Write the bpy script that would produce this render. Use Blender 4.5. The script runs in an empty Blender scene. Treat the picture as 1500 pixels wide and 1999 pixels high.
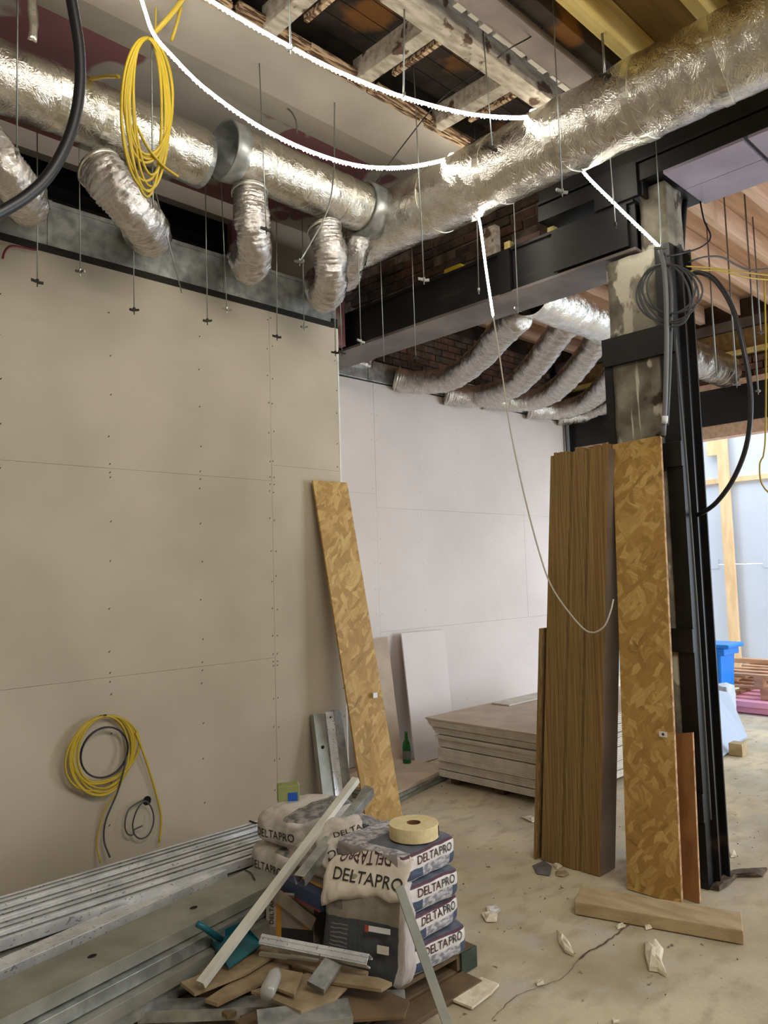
import bpy, bmesh, math, random
import numpy as np
from mathutils import Vector, Matrix, noise
from mathutils.bvhtree import BVHTree
random.seed(7)
# ------------------------------------------------------------------ camera
FOC, YAW, PIT, ROL, CZ = 1494.235, -0.7727365, 0.0807017, -0.0298436, 1.73
def basis():
    f = Vector((-math.sin(YAW)*math.cos(PIT), math.cos(YAW)*math.cos(PIT), math.sin(PIT)))
    r = Vector((math.cos(YAW), math.sin(YAW), 0)); u = r.cross(f)
    return r*math.cos(ROL)+u*math.sin(ROL), -r*math.sin(ROL)+u*math.cos(ROL), f
CR, CU, CF = basis()
CAM = Vector((0, 0, CZ))
def P(px, py, ax, val):
    """point of the real plane (axis ax = val) measured at a photograph pixel"""
    d = CF + CR*((px-750)/FOC) - CU*((py-999.5)/FOC)
    return CAM + d*((val-CAM[ax])/d[ax])
sc = bpy.context.scene
cam = bpy.data.cameras.new('camera'); camo = bpy.data.objects.new('camera', cam)
sc.collection.objects.link(camo); sc.camera = camo
cam.sensor_fit = 'HORIZONTAL'; cam.sensor_width = 36; cam.lens = FOC/1500*36
cam.clip_start = .02; cam.clip_end = 200
m = Matrix((CR, CU, -CF)).transposed().to_4x4(); m.translation = CAM; camo.matrix_world = m
# ------------------------------------------------------------------ world, lights, exposure
w = bpy.data.worlds.new('world'); sc.world = w; w.use_nodes = True
bg = w.node_tree.nodes['Background']; bg.inputs[0].default_value = (.80, .90, 1.0, 1); bg.inputs[1].default_value = 4.2
sc.view_settings.view_transform = 'Standard'; sc.view_settings.look = 'None'
sc.view_settings.gamma = 1; sc.view_settings.use_curve_mapping = False
sc.view_settings.exposure = 0.0
LED_STRENGTH = 24.0
def area(name, loc, target, sx, sy, power, col):
    l = bpy.data.lights.new(name, 'AREA'); l.shape = 'RECTANGLE'; l.size = sx; l.size_y = sy; l.energy = power; l.color = col
    o = bpy.data.objects.new(name, l); o.location = loc
    o.rotation_euler = (Vector(target)-Vector(loc)).to_track_quat('-Z', 'Y').to_euler()
    sc.collection.objects.link(o); return o
# warm fill lamps added out of view to brighten walls, pile and floor
area('added_fill_lamp', (2.6, -2.2, 3.6), (2.6, 3.6, 1.4), 2.6, 1.0, 42, (1.0, .93, .82))
area('added_fill_lamp', (1.2, -.7, 4.1), (2.6, 2.6, 0), 2.0, .5, 62, (1.0, .95, .86))
area('added_side_daylight', (8.0, -2.6, 1.8), (4.6, 4.6, 1.6), 3.5, 2.6, 80, (.86, .93, 1.0))  # unseen area light added for cool daylight from the right; shopfront is assumed
# ------------------------------------------------------------------ helpers
def lin(r, g, b):
    return tuple(((c/255)/12.92 if c/255 <= .04045 else ((c/255+.055)/1.055)**2.4) for c in (r, g, b)) + (1,)
class B:
    """collects geometry in world coordinates"""
    def __init__(s): s.v = []; s.f = []; s.lc = None
    def add(s, vs, fs):
        k = len(s.v); s.v += [Vector(v) for v in vs]; s.f += [tuple(i+k for i in f) for f in fs]; return s
    def box(s, x0, x1, y0, y1, z0, z1):
        return s.add([(x, y, z) for z in (z0, z1) for x, y in ((x0, y0), (x1, y0), (x1, y1), (x0, y1))],
                     [(3, 2, 1, 0), (4, 5, 6, 7), (0, 1, 5, 4), (1, 2, 6, 5), (2, 3, 7, 6), (3, 0, 4, 7)])
    def hexa(s, a, u, v, n):
        a, u, v, n = map(Vector, (a, u, v, n))
        return s.add([a, a+u, a+u+v, a+v, a+n, a+u+n, a+u+v+n, a+v+n],
                     [(3, 2, 1, 0), (4, 5, 6, 7), (0, 1, 5, 4), (1, 2, 6, 5), (2, 3, 7, 6), (3, 0, 4, 7)])
    def extrude(s, prof, a, ax, e1, e2):
        a, ax, e1, e2 = map(Vector, (a, ax, e1, e2)); n = len(prof)
        ring = [a+e1*p+e2*q for p, q in prof]
        return s.add(ring+[r+ax for r in ring], [tuple(reversed(range(n))), tuple(range(n, 2*n))] +
                     [(i, (i+1) % n, (i+1) % n+n, i+n) for i in range(n)])
    def cyl(s, a, b, r, n=12, r2=None):
        a, b = Vector(a), Vector(b); d = (b-a).normalized()
        e1 = d.orthogonal().normalized(); e2 = d.cross(e1); r2 = r if r2 is None else r2
        A = [a+(e1*math.cos(t)+e2*math.sin(t))*r for t in [2*math.pi*i/n for i in range(n)]]
        Bq = [b+(e1*math.cos(t)+e2*math.sin(t))*r2 for t in [2*math.pi*i/n for i in range(n)]]
        return s.add(A+Bq, [tuple(reversed(range(n))), tuple(range(n, 2*n))]+[(i, (i+1) % n, (i+1) % n+n, i+n) for i in range(n)])
    def tube(s, pts, r, n=8, caps=True):
        """r: number or function of (t in 0..1, angle, point) -> radius"""
        pts = [Vector(p) for p in pts]; N = len(pts); base = len(s.v)
        e1 = (pts[1]-pts[0]).normalized().orthogonal().normalized()
        for i, p in enumerate(pts):
            d = (pts[min(i+1, N-1)]-pts[max(i-1, 0)]).normalized()
            e1 = (e1-d*e1.dot(d)).normalized(); e2 = d.cross(e1)
            for k in range(n):
                t = 2*math.pi*k/n; dr = e1*math.cos(t)+e2*math.sin(t)
                rr = r(i/(N-1), t, p+dr*.16) if callable(r) else r
                s.v.append(p+dr*rr)
        for i in range(N-1):
            for k in range(n):
                a = base+i*n+k; b = base+i*n+(k+1) % n
                s.f.append((a, b, b+n, a+n))
        if caps:
            s.f.append(tuple(base+k for k in reversed(range(n)))); s.f.append(tuple(base+(N-1)*n+k for k in range(n)))
        return s
def spline(pts, step):
    """Catmull-Rom through the points, resampled at about the given step"""
    pts = [Vector(p) for p in pts]; q = [pts[0]*2-pts[1]]+pts+[pts[-1]*2-pts[-2]]; out = []
    for i in range(1, len(q)-2):
        a, b, c, d = q[i-1:i+3]; n = max(2, int((c-b).length/step)+1)
        for k in range(n):
            t = k/n
            out.append(.5*((2*b)+(c-a)*t+(2*a-5*b+4*c-d)*t*t+(3*b-a-3*c+d)*t**3))
    out.append(pts[-1]); return out
def tag(o, label=None, cat=None, group=None, kind=None):
    for k, v in (('label', label), ('category', cat), ('group', group), ('kind', kind)):
        if v: o[k] = v
    return o
def obj(name, b, m, parent=None, label=None, cat=None, group=None, kind=None, smooth=False, bevel=0, origin=None):
    vs = b.v; n = len(vs)
    xs = [v.x for v in vs]; ys = [v.y for v in vs]; zs = [v.z for v in vs]
    c = Vector(((min(xs)+max(xs))/2, (min(ys)+max(ys))/2, min(zs))) if origin is None else Vector(origin)
    me = bpy.data.meshes.new(name); me.from_pydata([v-c for v in vs], [], b.f); me.materials.append(m)
    if smooth: me.polygons.foreach_set('use_smooth', [True]*len(me.polygons))
    if b.lc:
        a = me.attributes.new('lc', 'FLOAT_VECTOR', 'POINT'); a.data.foreach_set('vector', [x for v in b.lc for x in v])
    me.update()
    o = bpy.data.objects.new(name, me); sc.collection.objects.link(o)
    if parent is not None:
        o.parent = parent; o.location = c-WL[parent.name]
    else: o.location = c
    WL[o.name] = c
    if bevel:
        md = o.modifiers.new('bevel', 'BEVEL'); md.width = bevel; md.segments = 2; md.limit_method = 'ANGLE'
    return tag(o, label, cat, group, kind)
WL = {}
ORD = 'first second third fourth fifth sixth seventh eighth ninth tenth eleventh twelfth thirteenth fourteenth fifteenth sixteenth seventeenth eighteenth nineteenth twentieth twenty-first twenty-second twenty-third twenty-fourth twenty-fifth twenty-sixth twenty-seventh twenty-eighth twenty-ninth thirtieth thirty-first thirty-second thirty-third thirty-fourth'.split()
def thing(name, label, cat, loc=(0, 0, 0), group=None, kind=None):
    o = bpy.data.objects.new(name, None); o.empty_display_size = .1; sc.collection.objects.link(o); o.location = loc
    WL[o.name] = Vector(loc); return tag(o, label, cat, group, kind)
def piece(src, parent, worldloc, rot=None):
    c = src.copy(); sc.collection.objects.link(c); c.parent = parent
    c.location = Vector(worldloc)-(WL[parent.name] if parent else Vector()); WL[c.name] = Vector(worldloc)
    if rot: c.rotation_euler = rot
    return c
# ------------------------------------------------------------------ materials
def mat(name, c1, c2=None, scale=4, detail=6, rough=.75, metal=0, bump=.15, bscale=60, stretch=(1, 1, 1), lo=.38, hi=.62, spec=.5, world=True):
    m = bpy.data.materials.new(name); m.use_nodes = True; nt = m.node_tree; N = nt.nodes; L = nt.links
    p = N['Principled BSDF']; p.inputs['Roughness'].default_value = rough; p.inputs['Metallic'].default_value = metal
    p.inputs['Specular IOR Level'].default_value = spec
    g = N.new('ShaderNodeNewGeometry') if world else N.new('ShaderNodeTexCoord')
    mp = N.new('ShaderNodeMapping'); mp.inputs['Scale'].default_value = stretch
    L.new(g.outputs['Position' if world else 'Object'], mp.inputs['Vector'])
    if c2:
        n = N.new('ShaderNodeTexNoise'); n.inputs['Scale'].default_value = scale; n.inputs['Detail'].default_value = detail
        L.new(mp.outputs[0], n.inputs['Vector'])
        r = N.new('ShaderNodeValToRGB'); r.color_ramp.elements[0].position = lo; r.color_ramp.elements[1].position = hi
        r.color_ramp.elements[0].color = c1; r.color_ramp.elements[1].color = c2
        L.new(n.outputs['Fac'], r.inputs[0]); L.new(r.outputs[0], p.inputs['Base Color'])
        m['out'] = r.name
    else: p.inputs['Base Color'].default_value = c1
    if bump:
        n2 = N.new('ShaderNodeTexNoise'); n2.inputs['Scale'].default_value = bscale; n2.inputs['Detail'].default_value = 5
        L.new(mp.outputs[0], n2.inputs['Vector'])
        b = N.new('ShaderNodeBump'); b.inputs['Strength'].default_value = bump; b.inputs['Distance'].default_value = .01
        L.new(n2.outputs['Fac'], b.inputs['Height']); L.new(b.outputs[0], p.inputs['Normal'])
    return m
def overlay(m, col, scale, thr, soft=.03, stretch=(1, 1, 1), detail=4, seed=0, mask=None):
    """adds a stain colour over a material where a noise passes a threshold"""
    nt = m.node_tree; N = nt.nodes; L = nt.links; p = N['Principled BSDF']
    src = p.inputs['Base Color'].links[0].from_socket if p.inputs['Base Color'].links else None
    g = N.new('ShaderNodeNewGeometry'); mp = N.new('ShaderNodeMapping'); mp.inputs['Scale'].default_value = stretch
    mp.inputs['Location'].default_value = (seed*1.7, seed*2.3, seed*.9)
    L.new(g.outputs['Position'], mp.inputs['Vector'])
    n = N.new('ShaderNodeTexNoise'); n.inputs['Scale'].default_value = scale; n.inputs['Detail'].default_value = detail
    L.new(mp.outputs[0], n.inputs['Vector'])
    r = N.new('ShaderNodeMapRange'); r.inputs['From Min'].default_value = thr; r.inputs['From Max'].default_value = thr+soft
    L.new(n.outputs['Fac'], r.inputs['Value'])
    mx = N.new('ShaderNodeMix'); mx.data_type = 'RGBA'
    fac = r.outputs[0]
    if mask:     # mask(N, L, geometry_position_socket) -> socket 0..1
        mm = N.new('ShaderNodeMath'); mm.operation = 'MULTIPLY'; L.new(fac, mm.inputs[0]); L.new(mask(N, L, g.outputs['Position']), mm.inputs[1]); fac = mm.outputs[0]
    L.new(fac, mx.inputs[0])
    if src: L.new(src, mx.inputs[6])
    else: mx.inputs[6].default_value = p.inputs['Base Color'].default_value
    mx.inputs[7].default_value = col; L.new(mx.outputs[2], p.inputs['Base Color'])
    return m
def axis_mask(ax, a, b):
    def f(N, L, pos):
        s = N.new('ShaderNodeSeparateXYZ'); L.new(pos, s.inputs[0])
        r = N.new('ShaderNodeMapRange'); r.interpolation_type = 'SMOOTHSTEP'
        r.inputs['From Min'].default_value = a; r.inputs['From Max'].default_value = b; L.new(s.outputs[ax], r.inputs['Value']); return r.outputs[0]
    return f
def osb(name, dark, mid, light):
    """strand board: overlapping long flakes in three directions over a mottled ground"""
    m = bpy.data.materials.new(name); m.use_nodes = True; nt = m.node_tree; N = nt.nodes; L = nt.links; p = N['Principled BSDF']
    p.inputs['Roughness'].default_value = .6
    tc = N.new('ShaderNodeNewGeometry'); sx = N.new('ShaderNodeSeparateXYZ'); L.new(tc.outputs['Position'], sx.inputs[0])
    ad = N.new('ShaderNodeMath'); ad.operation = 'SUBTRACT'; L.new(sx.outputs[0], ad.inputs[0]); L.new(sx.outputs[1], ad.inputs[1])
    cb = N.new('ShaderNodeCombineXYZ'); L.new(ad.outputs[0], cb.inputs[0]); L.new(sx.outputs[2], cb.inputs[1])
    dn = N.new('ShaderNodeTexNoise'); dn.inputs['Scale'].default_value = 14; dn.inputs['Detail'].default_value = 4; L.new(cb.outputs[0], dn.inputs['Vector'])
    ds = N.new('ShaderNodeVectorMath'); ds.operation = 'SCALE'; ds.inputs['Scale'].default_value = .05; L.new(dn.outputs['Color'], ds.inputs[0])
    wv = N.new('ShaderNodeVectorMath'); wv.operation = 'ADD'; L.new(cb.outputs[0], wv.inputs[0]); L.new(ds.outputs[0], wv.inputs[1])
    last = None
    for i, (rot, s) in enumerate(((.5, (8, 26, 1)), (-.75, (9, 30, 1)), (1.25, (8, 28, 1)), (2.3, (10, 34, 1)))):
        mp = N.new('ShaderNodeVectorRotate'); mp.rotation_type = 'Z_AXIS'; mp.inputs['Angle'].default_value = rot
        L.new(wv.outputs[0], mp.inputs[0])
        ms = N.new('ShaderNodeVectorMath'); ms.operation = 'MULTIPLY'; ms.inputs[1].default_value = s; L.new(mp.outputs[0], ms.inputs[0])
        v = N.new('ShaderNodeTexVoronoi'); v.feature = 'SMOOTH_F1'; v.inputs['Smoothness'].default_value = .35; v.inputs['Scale'].default_value = 1; v.voronoi_dimensions = '2D'; L.new(ms.outputs[0], v.inputs['Vector'])
        bwr = N.new('ShaderNodeSeparateColor'); L.new(v.outputs['Color'], bwr.inputs[0])
        gr = N.new('ShaderNodeTexNoise'); gr.inputs['Scale'].default_value = 1; gr.inputs['Detail'].default_value = 5; g2 = N.new('ShaderNodeVectorMath'); g2.operation = 'MULTIPLY'; g2.inputs[1].default_value = (.9, 6, 1); L.new(ms.outputs[0], g2.inputs[0]); L.new(g2.outputs[0], gr.inputs['Vector'])
        av = N.new('ShaderNodeMath'); av.operation = 'MULTIPLY_ADD'; av.inputs[1].default_value = .5; L.new(bwr.outputs[0], av.inputs[0])
        gm = N.new('ShaderNodeMath'); gm.operation = 'MULTIPLY'; gm.inputs[1].default_value = .66; L.new(gr.outputs['Fac'], gm.inputs[0]); L.new(gm.outputs[0], av.inputs[2])
        r = N.new('ShaderNodeValToRGB'); e = r.color_ramp.elements; e[0].position = .2; e[0].color = dark; e[1].position = .85; e[1].color = light
        k = e.new(.33); k.color = tuple((dark[j]+mid[j]*4)/5 for j in range(3))+(1,); k = e.new(.55); k.color = mid
        L.new(av.outputs[0], r.inputs[0])
        if last is None: last = r.outputs[0]
        else:
            gt = N.new('ShaderNodeMapRange'); gt.inputs['From Min'].default_value = .58; gt.inputs['From Max'].default_value = .66; L.new(bwr.outputs[1], gt.inputs['Value'])
            mx = N.new('ShaderNodeMix'); mx.data_type = 'RGBA'; L.new(gt.outputs[0], mx.inputs[0]); L.new(last, mx.inputs[6]); L.new(r.outputs[0], mx.inputs[7]); last = mx.outputs[2]
    L.new(last, p.inputs['Base Color'])
    bw = N.new('ShaderNodeRGBToBW'); L.new(last, bw.inputs[0])
    b = N.new('ShaderNodeBump'); b.inputs['Strength'].default_value = .25; b.inputs['Distance'].default_value = .004; L.new(bw.outputs[0], b.inputs['Height']); L.new(b.outputs[0], p.inputs['Normal'])
    return m
def foil(name, col, rough, s1, s2, strength):
    m = mat(name, col, None, rough=rough, metal=1, bump=0); nt = m.node_tree; N = nt.nodes; L = nt.links; p = N['Principled BSDF']
    g = N.new('ShaderNodeTexCoord'); mp = N.new('ShaderNodeMapping'); mp.inputs['Scale'].default_value = s1
    L.new(g.outputs['Object'], mp.inputs[0])
    a = N.new('ShaderNodeTexNoise'); a.inputs['Scale'].default_value = 9; a.inputs['Detail'].default_value = 6; a.inputs['Distortion'].default_value = 1.2; L.new(mp.outputs[0], a.inputs['Vector'])
    v = N.new('ShaderNodeTexVoronoi'); v.feature = 'DISTANCE_TO_EDGE'; v.inputs['Scale'].default_value = s2; L.new(a.outputs['Color'], v.inputs['Vector'])
    ml = N.new('ShaderNodeMath'); ml.operation = 'MULTIPLY'; ml.inputs[1].default_value = .35; L.new(v.outputs['Distance'], ml.inputs[0])
    ad = N.new('ShaderNodeMath'); ad.operation = 'ADD'; L.new(a.outputs['Fac'], ad.inputs[0]); L.new(ml.outputs[0], ad.inputs[1])
    b = N.new('ShaderNodeBump'); b.inputs['Strength'].default_value = strength; b.inputs['Distance'].default_value = .02
    L.new(ad.outputs[0], b.inputs['Height']); L.new(b.outputs[0], p.inputs['Normal'])
    return m
gyp = mat('gypsum_board', lin(193, 182, 162), lin(178, 168, 148), 1.3, 8, rough=.85, bump=.05, bscale=220)
gypf = mat('gypsum_board_daylit', lin(226, 216, 210), lin(216, 206, 200), 1.1, 8, rough=.85, bump=.05, bscale=220)  # lighter copy of the board; daylight on the back wall put into its colour
gypedge = mat('gypsum_core', lin(222, 214, 200), lin(204, 196, 182), 8, rough=.9, bump=.1)
gypback = mat('gypsum_back_paper', lin(200, 180, 158), lin(184, 163, 142), 5, rough=.9, bump=.08)
plaster = mat('plaster_ceiling', lin(184, 176, 163), lin(168, 160, 148), 1.6, 8, rough=.85, bump=.12, bscale=30)
pl_top = overlay(mat('stained_ceiling', lin(180, 173, 160), lin(165, 158, 146), 1.6, 8, rough=.85, bump=.12, bscale=30), lin(132, 88, 92), 1.15, .53, .02, detail=3, seed=3)
overlay(pl_top, lin(132, 88, 92), 1.9, .60, .02, detail=2, seed=9, mask=axis_mask(1, 3.1, 3.4))
concrete = overlay(mat('dusty_concrete_floor', lin(208, 197, 170), lin(182, 171, 145), 1.5, 9, rough=.9, bump=.25, bscale=45), lin(164, 152, 126), 1.1, .56, .12, seed=5)
overlay(concrete, lin(218, 198, 164), 1.6, .45, .25, seed=2, mask=axis_mask(0, 3.4, 4.4))
overlay(concrete, lin(190, 184, 172), 3.5, .55, .2, seed=8)
overlay(concrete, lin(172, 159, 132), 6, .50, .25, seed=13, stretch=(1, 1.8, 1))
overlay(concrete, lin(112, 100, 82), 14, .69, .05, seed=11)
pillar = overlay(mat('rough_concrete', lin(142, 136, 120), lin(98, 92, 78), 7, 8, rough=.9, bump=.6, bscale=22), lin(190, 184, 166), 5, .57, .03, seed=4, stretch=(1, 1, .6))
overlay(pillar, lin(62, 52, 42), 6, .63, .04, seed=6)
overlay(pillar, lin(196, 190, 174), 26, .63, .04, seed=1, stretch=(1, 1, .05), mask=axis_mask(2, 2.95, 2.8))
steel = overlay(mat('black_painted_steel', lin(20, 19, 20), lin(9, 9, 10), 5, 6, rough=.45, bump=.08, bscale=30), lin(66, 50, 36), 2.0, .62, .06, stretch=(.5, .5, 2), seed=2)
greysteel = mat('grey_primed_steel', lin(120, 110, 104), lin(88, 78, 74), 3, 6, rough=.45, bump=.08)
glosspanel = mat('lilac_soffit_panel', lin(168, 158, 176), lin(146, 136, 152), 2, 6, rough=.28, bump=.03)
galv = mat('galvanised_sheet', lin(184, 188, 186), lin(146, 150, 148), 14, 4, rough=.34, metal=.6, bump=.05, bscale=18)
galvdull = mat('dull_galvanised_stud', lin(158, 158, 146), lin(134, 136, 124), 6, 5, rough=.45, metal=.3, bump=.05)
galvprint = overlay(mat('printed_galvanised_stud', lin(236, 238, 240), lin(206, 210, 214), 9, 5, rough=.28, metal=.3, bump=.06), lin(150, 154, 158), 75, .66, .04, stretch=(.7, 1.6, 1), detail=1)
zinc = mat('zinc_rod', lin(150, 154, 150), None, rough=.35, metal=.9, bump=0)
darkmetal = mat('oxidised_metal', lin(42, 40, 36), None, rough=.6, metal=.5, bump=0)
foilm = foil('aluminium_foil_wrap', lin(224, 221, 212), .23, (1, 1, 1), 8, .5)
flexm = foil('crinkled_flexible_foil', lin(214, 210, 206), .25, (1.5, 1.5, 1.5), 12, .4)
tapem = foil('foil_tape', lin(222, 219, 206), .3, (1, 1, 1), 5, .2)
whitewash = overlay(mat('whitewashed_old_timber', lin(186, 176, 160), lin(150, 138, 122), 9, 7, rough=.9, bump=.4, bscale=35, stretch=(1, 3, 3)), lin(84, 62, 46), 8, .6, .05, seed=3)
lathm = mat('broken_lath', lin(188, 160, 126), lin(84, 58, 38), 22, 6, rough=.9, bump=.4, stretch=(.4, 3, 3), lo=.45, hi=.55)
sootboard = overlay(mat('sooty_old_boards', lin(66, 56, 48), lin(38, 32, 28), 5, 8, rough=.95, bump=.4, bscale=30), lin(128, 86, 42), 2.3, .57, .08, seed=7)
newwood = mat('new_joist_timber', lin(236, 214, 142), lin(218, 192, 118), 3, 6, rough=.6, bump=.1, stretch=(.5, 8, 8))  # yellow glow of the LED strips is part of this timber colour
newpink = mat('new_joist_timber_daylit', lin(226, 192, 164), lin(206, 170, 142), 3, 6, rough=.6, bump=.1, stretch=(.5, 8, 8))  # same timber as above; daylight put into this paler pink copy
deckm = mat('deck_boards', lin(152, 122, 74), lin(126, 98, 56), 3, 6, rough=.7, bump=.1, stretch=(.5, 6, 6))
brickm = mat('old_brick', lin(128, 94, 78), lin(88, 70, 60), 9, 6, rough=.95, bump=.6, bscale=40)
brickgrey = mat('sooty_brick', lin(106, 90, 78), lin(74, 62, 54), 9, 6, rough=.95, bump=.6, bscale=40)
mortar = mat('mortar', lin(150, 134, 118), lin(104, 90, 78), 10, 6, rough=.95, bump=.6)
void = mat('void_shade_black', lin(16, 14, 13), None, rough=1, bump=0)  # near-black colour stands in for the shade inside voids and holes
osbm = osb('oriented_strand_board', lin(92, 64, 28), lin(172, 134, 68), lin(204, 170, 104))
osbedge = mat('strand_board_edge', lin(206, 170, 132), lin(160, 120, 84), 30, 4, rough=.8, bump=.2, bscale=90)
plyedge = mat('plywood_edge', lin(152, 124, 78), lin(118, 92, 50), 70, 2, rough=.75, bump=.1, bscale=80, stretch=(1, 3, .006))
plyedge2 = mat('plywood_edge_darker', lin(150, 118, 70), lin(112, 84, 44), 70, 2, rough=.75, bump=.1, bscale=80, stretch=(1, 3, .006))
plyface = mat('grey_film_ply_face', lin(132, 118, 104), lin(110, 96, 84), 3, 6, rough=.55, bump=.05)
brownboard = mat('brown_panel', lin(156, 108, 62), lin(128, 84, 46), 10, 6, rough=.7, bump=.15, stretch=(1, 1, .4))
plankm = mat('dusty_plank', lin(190, 168, 132), lin(166, 144, 108), 5, 7, rough=.85, bump=.2, stretch=(3, .8, 3))
yellowc = mat('yellow_cable_sheath', lin(184, 158, 36), None, rough=.4, bump=0)
yellowl = mat('yellow_conduit', lin(190, 164, 40), None, rough=.4, bump=0)
blackc = mat('black_rubber_hose', lin(30, 31, 36), None, rough=.4, bump=0)
greyc = mat('dark_grey_cable', lin(70, 72, 74), None, rough=.45, bump=0)
greyl = mat('grey_conduit', lin(112, 114, 116), None, rough=.45, bump=0)
redc = mat('red_cable', lin(110, 18, 34), None, rough=.5, bump=0)
whitec = mat('white_flex', lin(190, 184, 170), None, rough=.5, bump=0)
whitebar = mat('white_coated_steel', lin(224, 224, 212), lin(206, 206, 194), 8, rough=.45, bump=.03)
papertape = mat('paper_joint_tape', lin(232, 214, 168), lin(220, 200, 152), 30, rough=.85, bump=.08)
papere = mat('paper_roll_edge', lin(226, 214, 194), None, rough=.85, bump=.1, bscale=200)
card = mat('cardboard_core', lin(120, 84, 52), None, rough=.9, bump=0)
teal = mat('teal_plastic', lin(24, 104, 116), lin(16, 84, 96), 6, rough=.4, bump=.03)
bluep = mat('blue_plastic', lin(20, 128, 232), None, rough=.4, bump=0)
pinkm = mat('pink_foam_board', lin(250, 180, 198), lin(244, 164, 184), 3, rough=.7, bump=.05)
palletm = mat('pallet_timber', lin(206, 164, 128), lin(176, 132, 98), 6, rough=.8, bump=.2, stretch=(2, .6, 2))
darkpallet = mat('dark_pallet_timber', lin(120, 98, 70), lin(92, 74, 52), 6, rough=.85, bump=.2)
greenblock = mat('green_pallet_block', lin(64, 76, 62), lin(48, 58, 48), 8, rough=.8, bump=.2)
postm = mat('pale_stud_timber', lin(236, 202, 156), lin(222, 184, 136), 4, rough=.7, bump=.08, stretch=(3, 3, .6))
whitewall = mat('white_sheeting', lin(205, 211, 222), lin(196, 203, 215), 1, rough=.6, bump=.02)
leafgreen = mat('green_scrap_film', lin(120, 150, 70), None, rough=.5, bump=0)
whitepl = mat('white_plaster_bit', lin(236, 226, 204), lin(214, 202, 178), 20, rough=.9, bump=.4)
slate = mat('slate_chip', lin(120, 116, 116), lin(96, 92, 92), 8, rough=.8, bump=.1)
letter = mat('dark_maroon_ink', lin(70, 26, 38), None, rough=.7, bump=0)
letter2 = mat('dark_grey_ink', lin(64, 60, 66), None, rough=.7, bump=0)
inkblack = mat('black_ink', lin(38, 34, 34), None, rough=.7, bump=0)
whitem = mat('white_label', lin(226, 226, 226), None, rough=.6, bump=0)
greenglass = bpy.data.materials.new('green_bottle_glass'); greenglass.use_nodes = True
_p = greenglass.node_tree.nodes['Principled BSDF']; _p.inputs['Base Color'].default_value = lin(20, 120, 50); _p.inputs['Roughness'].default_value = .08; _p.inputs['Transmission Weight'].default_value = .6
clearfilm = bpy.data.materials.new('clear_plastic'); clearfilm.use_nodes = True
_p = clearfilm.node_tree.nodes['Principled BSDF']; _p.inputs['Base Color'].default_value = lin(206, 206, 200); _p.inputs['Roughness'].default_value = .25; _p.inputs['Transmission Weight'].default_value = .45
ledm = bpy.data.materials.new('led_light'); ledm.use_nodes = True
_p = ledm.node_tree.nodes['Principled BSDF']; _p.inputs['Emission Color'].default_value = (1, .95, .84, 1); _p.inputs['Emission Strength'].default_value = LED_STRENGTH
# ------------------------------------------------------------------ structure
ZC = 4.45
YW, YB, XE, XR = 4.27, 5.3, 3.73, 8.5
st = dict(kind='structure')
def struct(name, b, m, **k): return obj(name, b, m, kind='structure', **k)
# floor
fl = B(); nx, ny = 60, 60
for j in range(ny+1):
    for i in range(nx+1):
        x = -1.6+i*(13.8/nx); y = -3.1+j*(12/ny)
        fl.v.append(Vector((x, y, -.001-.004*(1+noise.noise(Vector((x*1.7, y*1.7, 0)))))))
for j in range(ny):
    for i in range(nx):
        a = j*(nx+1)+i; fl.f.append((a, a+1, a+nx+2, a+nx+1))
floor = struct('floor', fl, concrete, smooth=True)
def ribbon(pts, wd, z=.0015):
    b = B(); L_ = []; 
    for i, p in enumerate(pts):
        d = (Vector(pts[min(i+1, len(pts)-1)])-Vector(pts[max(i-1, 0)])).normalized(); s = Vector((-d.y, d.x, 0))
        k = wd*(.6+.8*random.random()); L_.append((Vector(p)+s*k, Vector(p)-s*k))
    for a, c in L_: b.v += [Vector((a.x, a.y, z)), Vector((c.x, c.y, z))]
    for i in range(len(L_)-1): b.f.append((2*i, 2*i+1, 2*i+3, 2*i+2))
    return b
crackm = mat('floor_crack', lin(70, 60, 48), lin(112, 100, 82), 30, rough=1, bump=0)
ck = spline([P(1232, 1800, 2, 0), P(1190, 1835, 2, 0), P(1135, 1868, 2, 0), P(1105, 1905, 2, 0), P(1060, 1925, 2, 0), P(1010, 1945, 2, 0), P(960, 1990, 2, 0)], .03)
ck = [p+Vector((random.uniform(-.005, .005), random.uniform(-.005, .005), 0)) for p in ck]
k_ = int(len(ck)*.42)
obj('crack', ribbon(ck[:k_+1], .0042), crackm, floor); obj('crack', ribbon(ck[k_:], .0014), crackm, floor)
# left wall : plasterboards, each its own part
def board_wall(name, panels, y, m, thick=.0125, back=.1):
    w_ = thing(name, None, None, (0, y, 0), kind='structure')
    b = B(); x0 = min(p[0] for p in panels); x1 = max(p[1] for p in panels); z1 = max(p[3] for p in panels)
    b.box(x0+.01, x1-.006, y+thick, y+back, 0, z1-.01)
    obj('stud_frame', b, m, w_)
    for k, (a, c, z0, zz) in enumerate(panels):
        d = [0, .0012, -.0004, .0008][k % 4]
        bb = B().box(a+.0005, c-.0005, y+d, y+thick, z0+.0005, zz-.0005); obj('plasterboard', bb, m, w_, bevel=.0015)
    return w_
lw = board_wall('wall_left', [(-1.5, .7, 0, 1.19), (-1.5, .7, 1.19, 2.39), (-1.5, .7, 2.39, 3.59), (.7, 3.097, 0, 1.19), (.7, 3.097, 1.19, 2.39), (.7, 3.097, 2.39, 3.59),
                             (3.097, XE, 0, 2.5), (3.097, XE, 2.5, 3.59)], YW, gyp)
obj('return_board', B().box(XE-.0125, XE, YW+.013, YB, 0, 3.59), gyp, lw)
obj('corner_bead', B().box(XE-.012, XE+.0025, YW-.0015, YW+.012, 0, 3.585), whitebar, lw)
sb = B()
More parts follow.
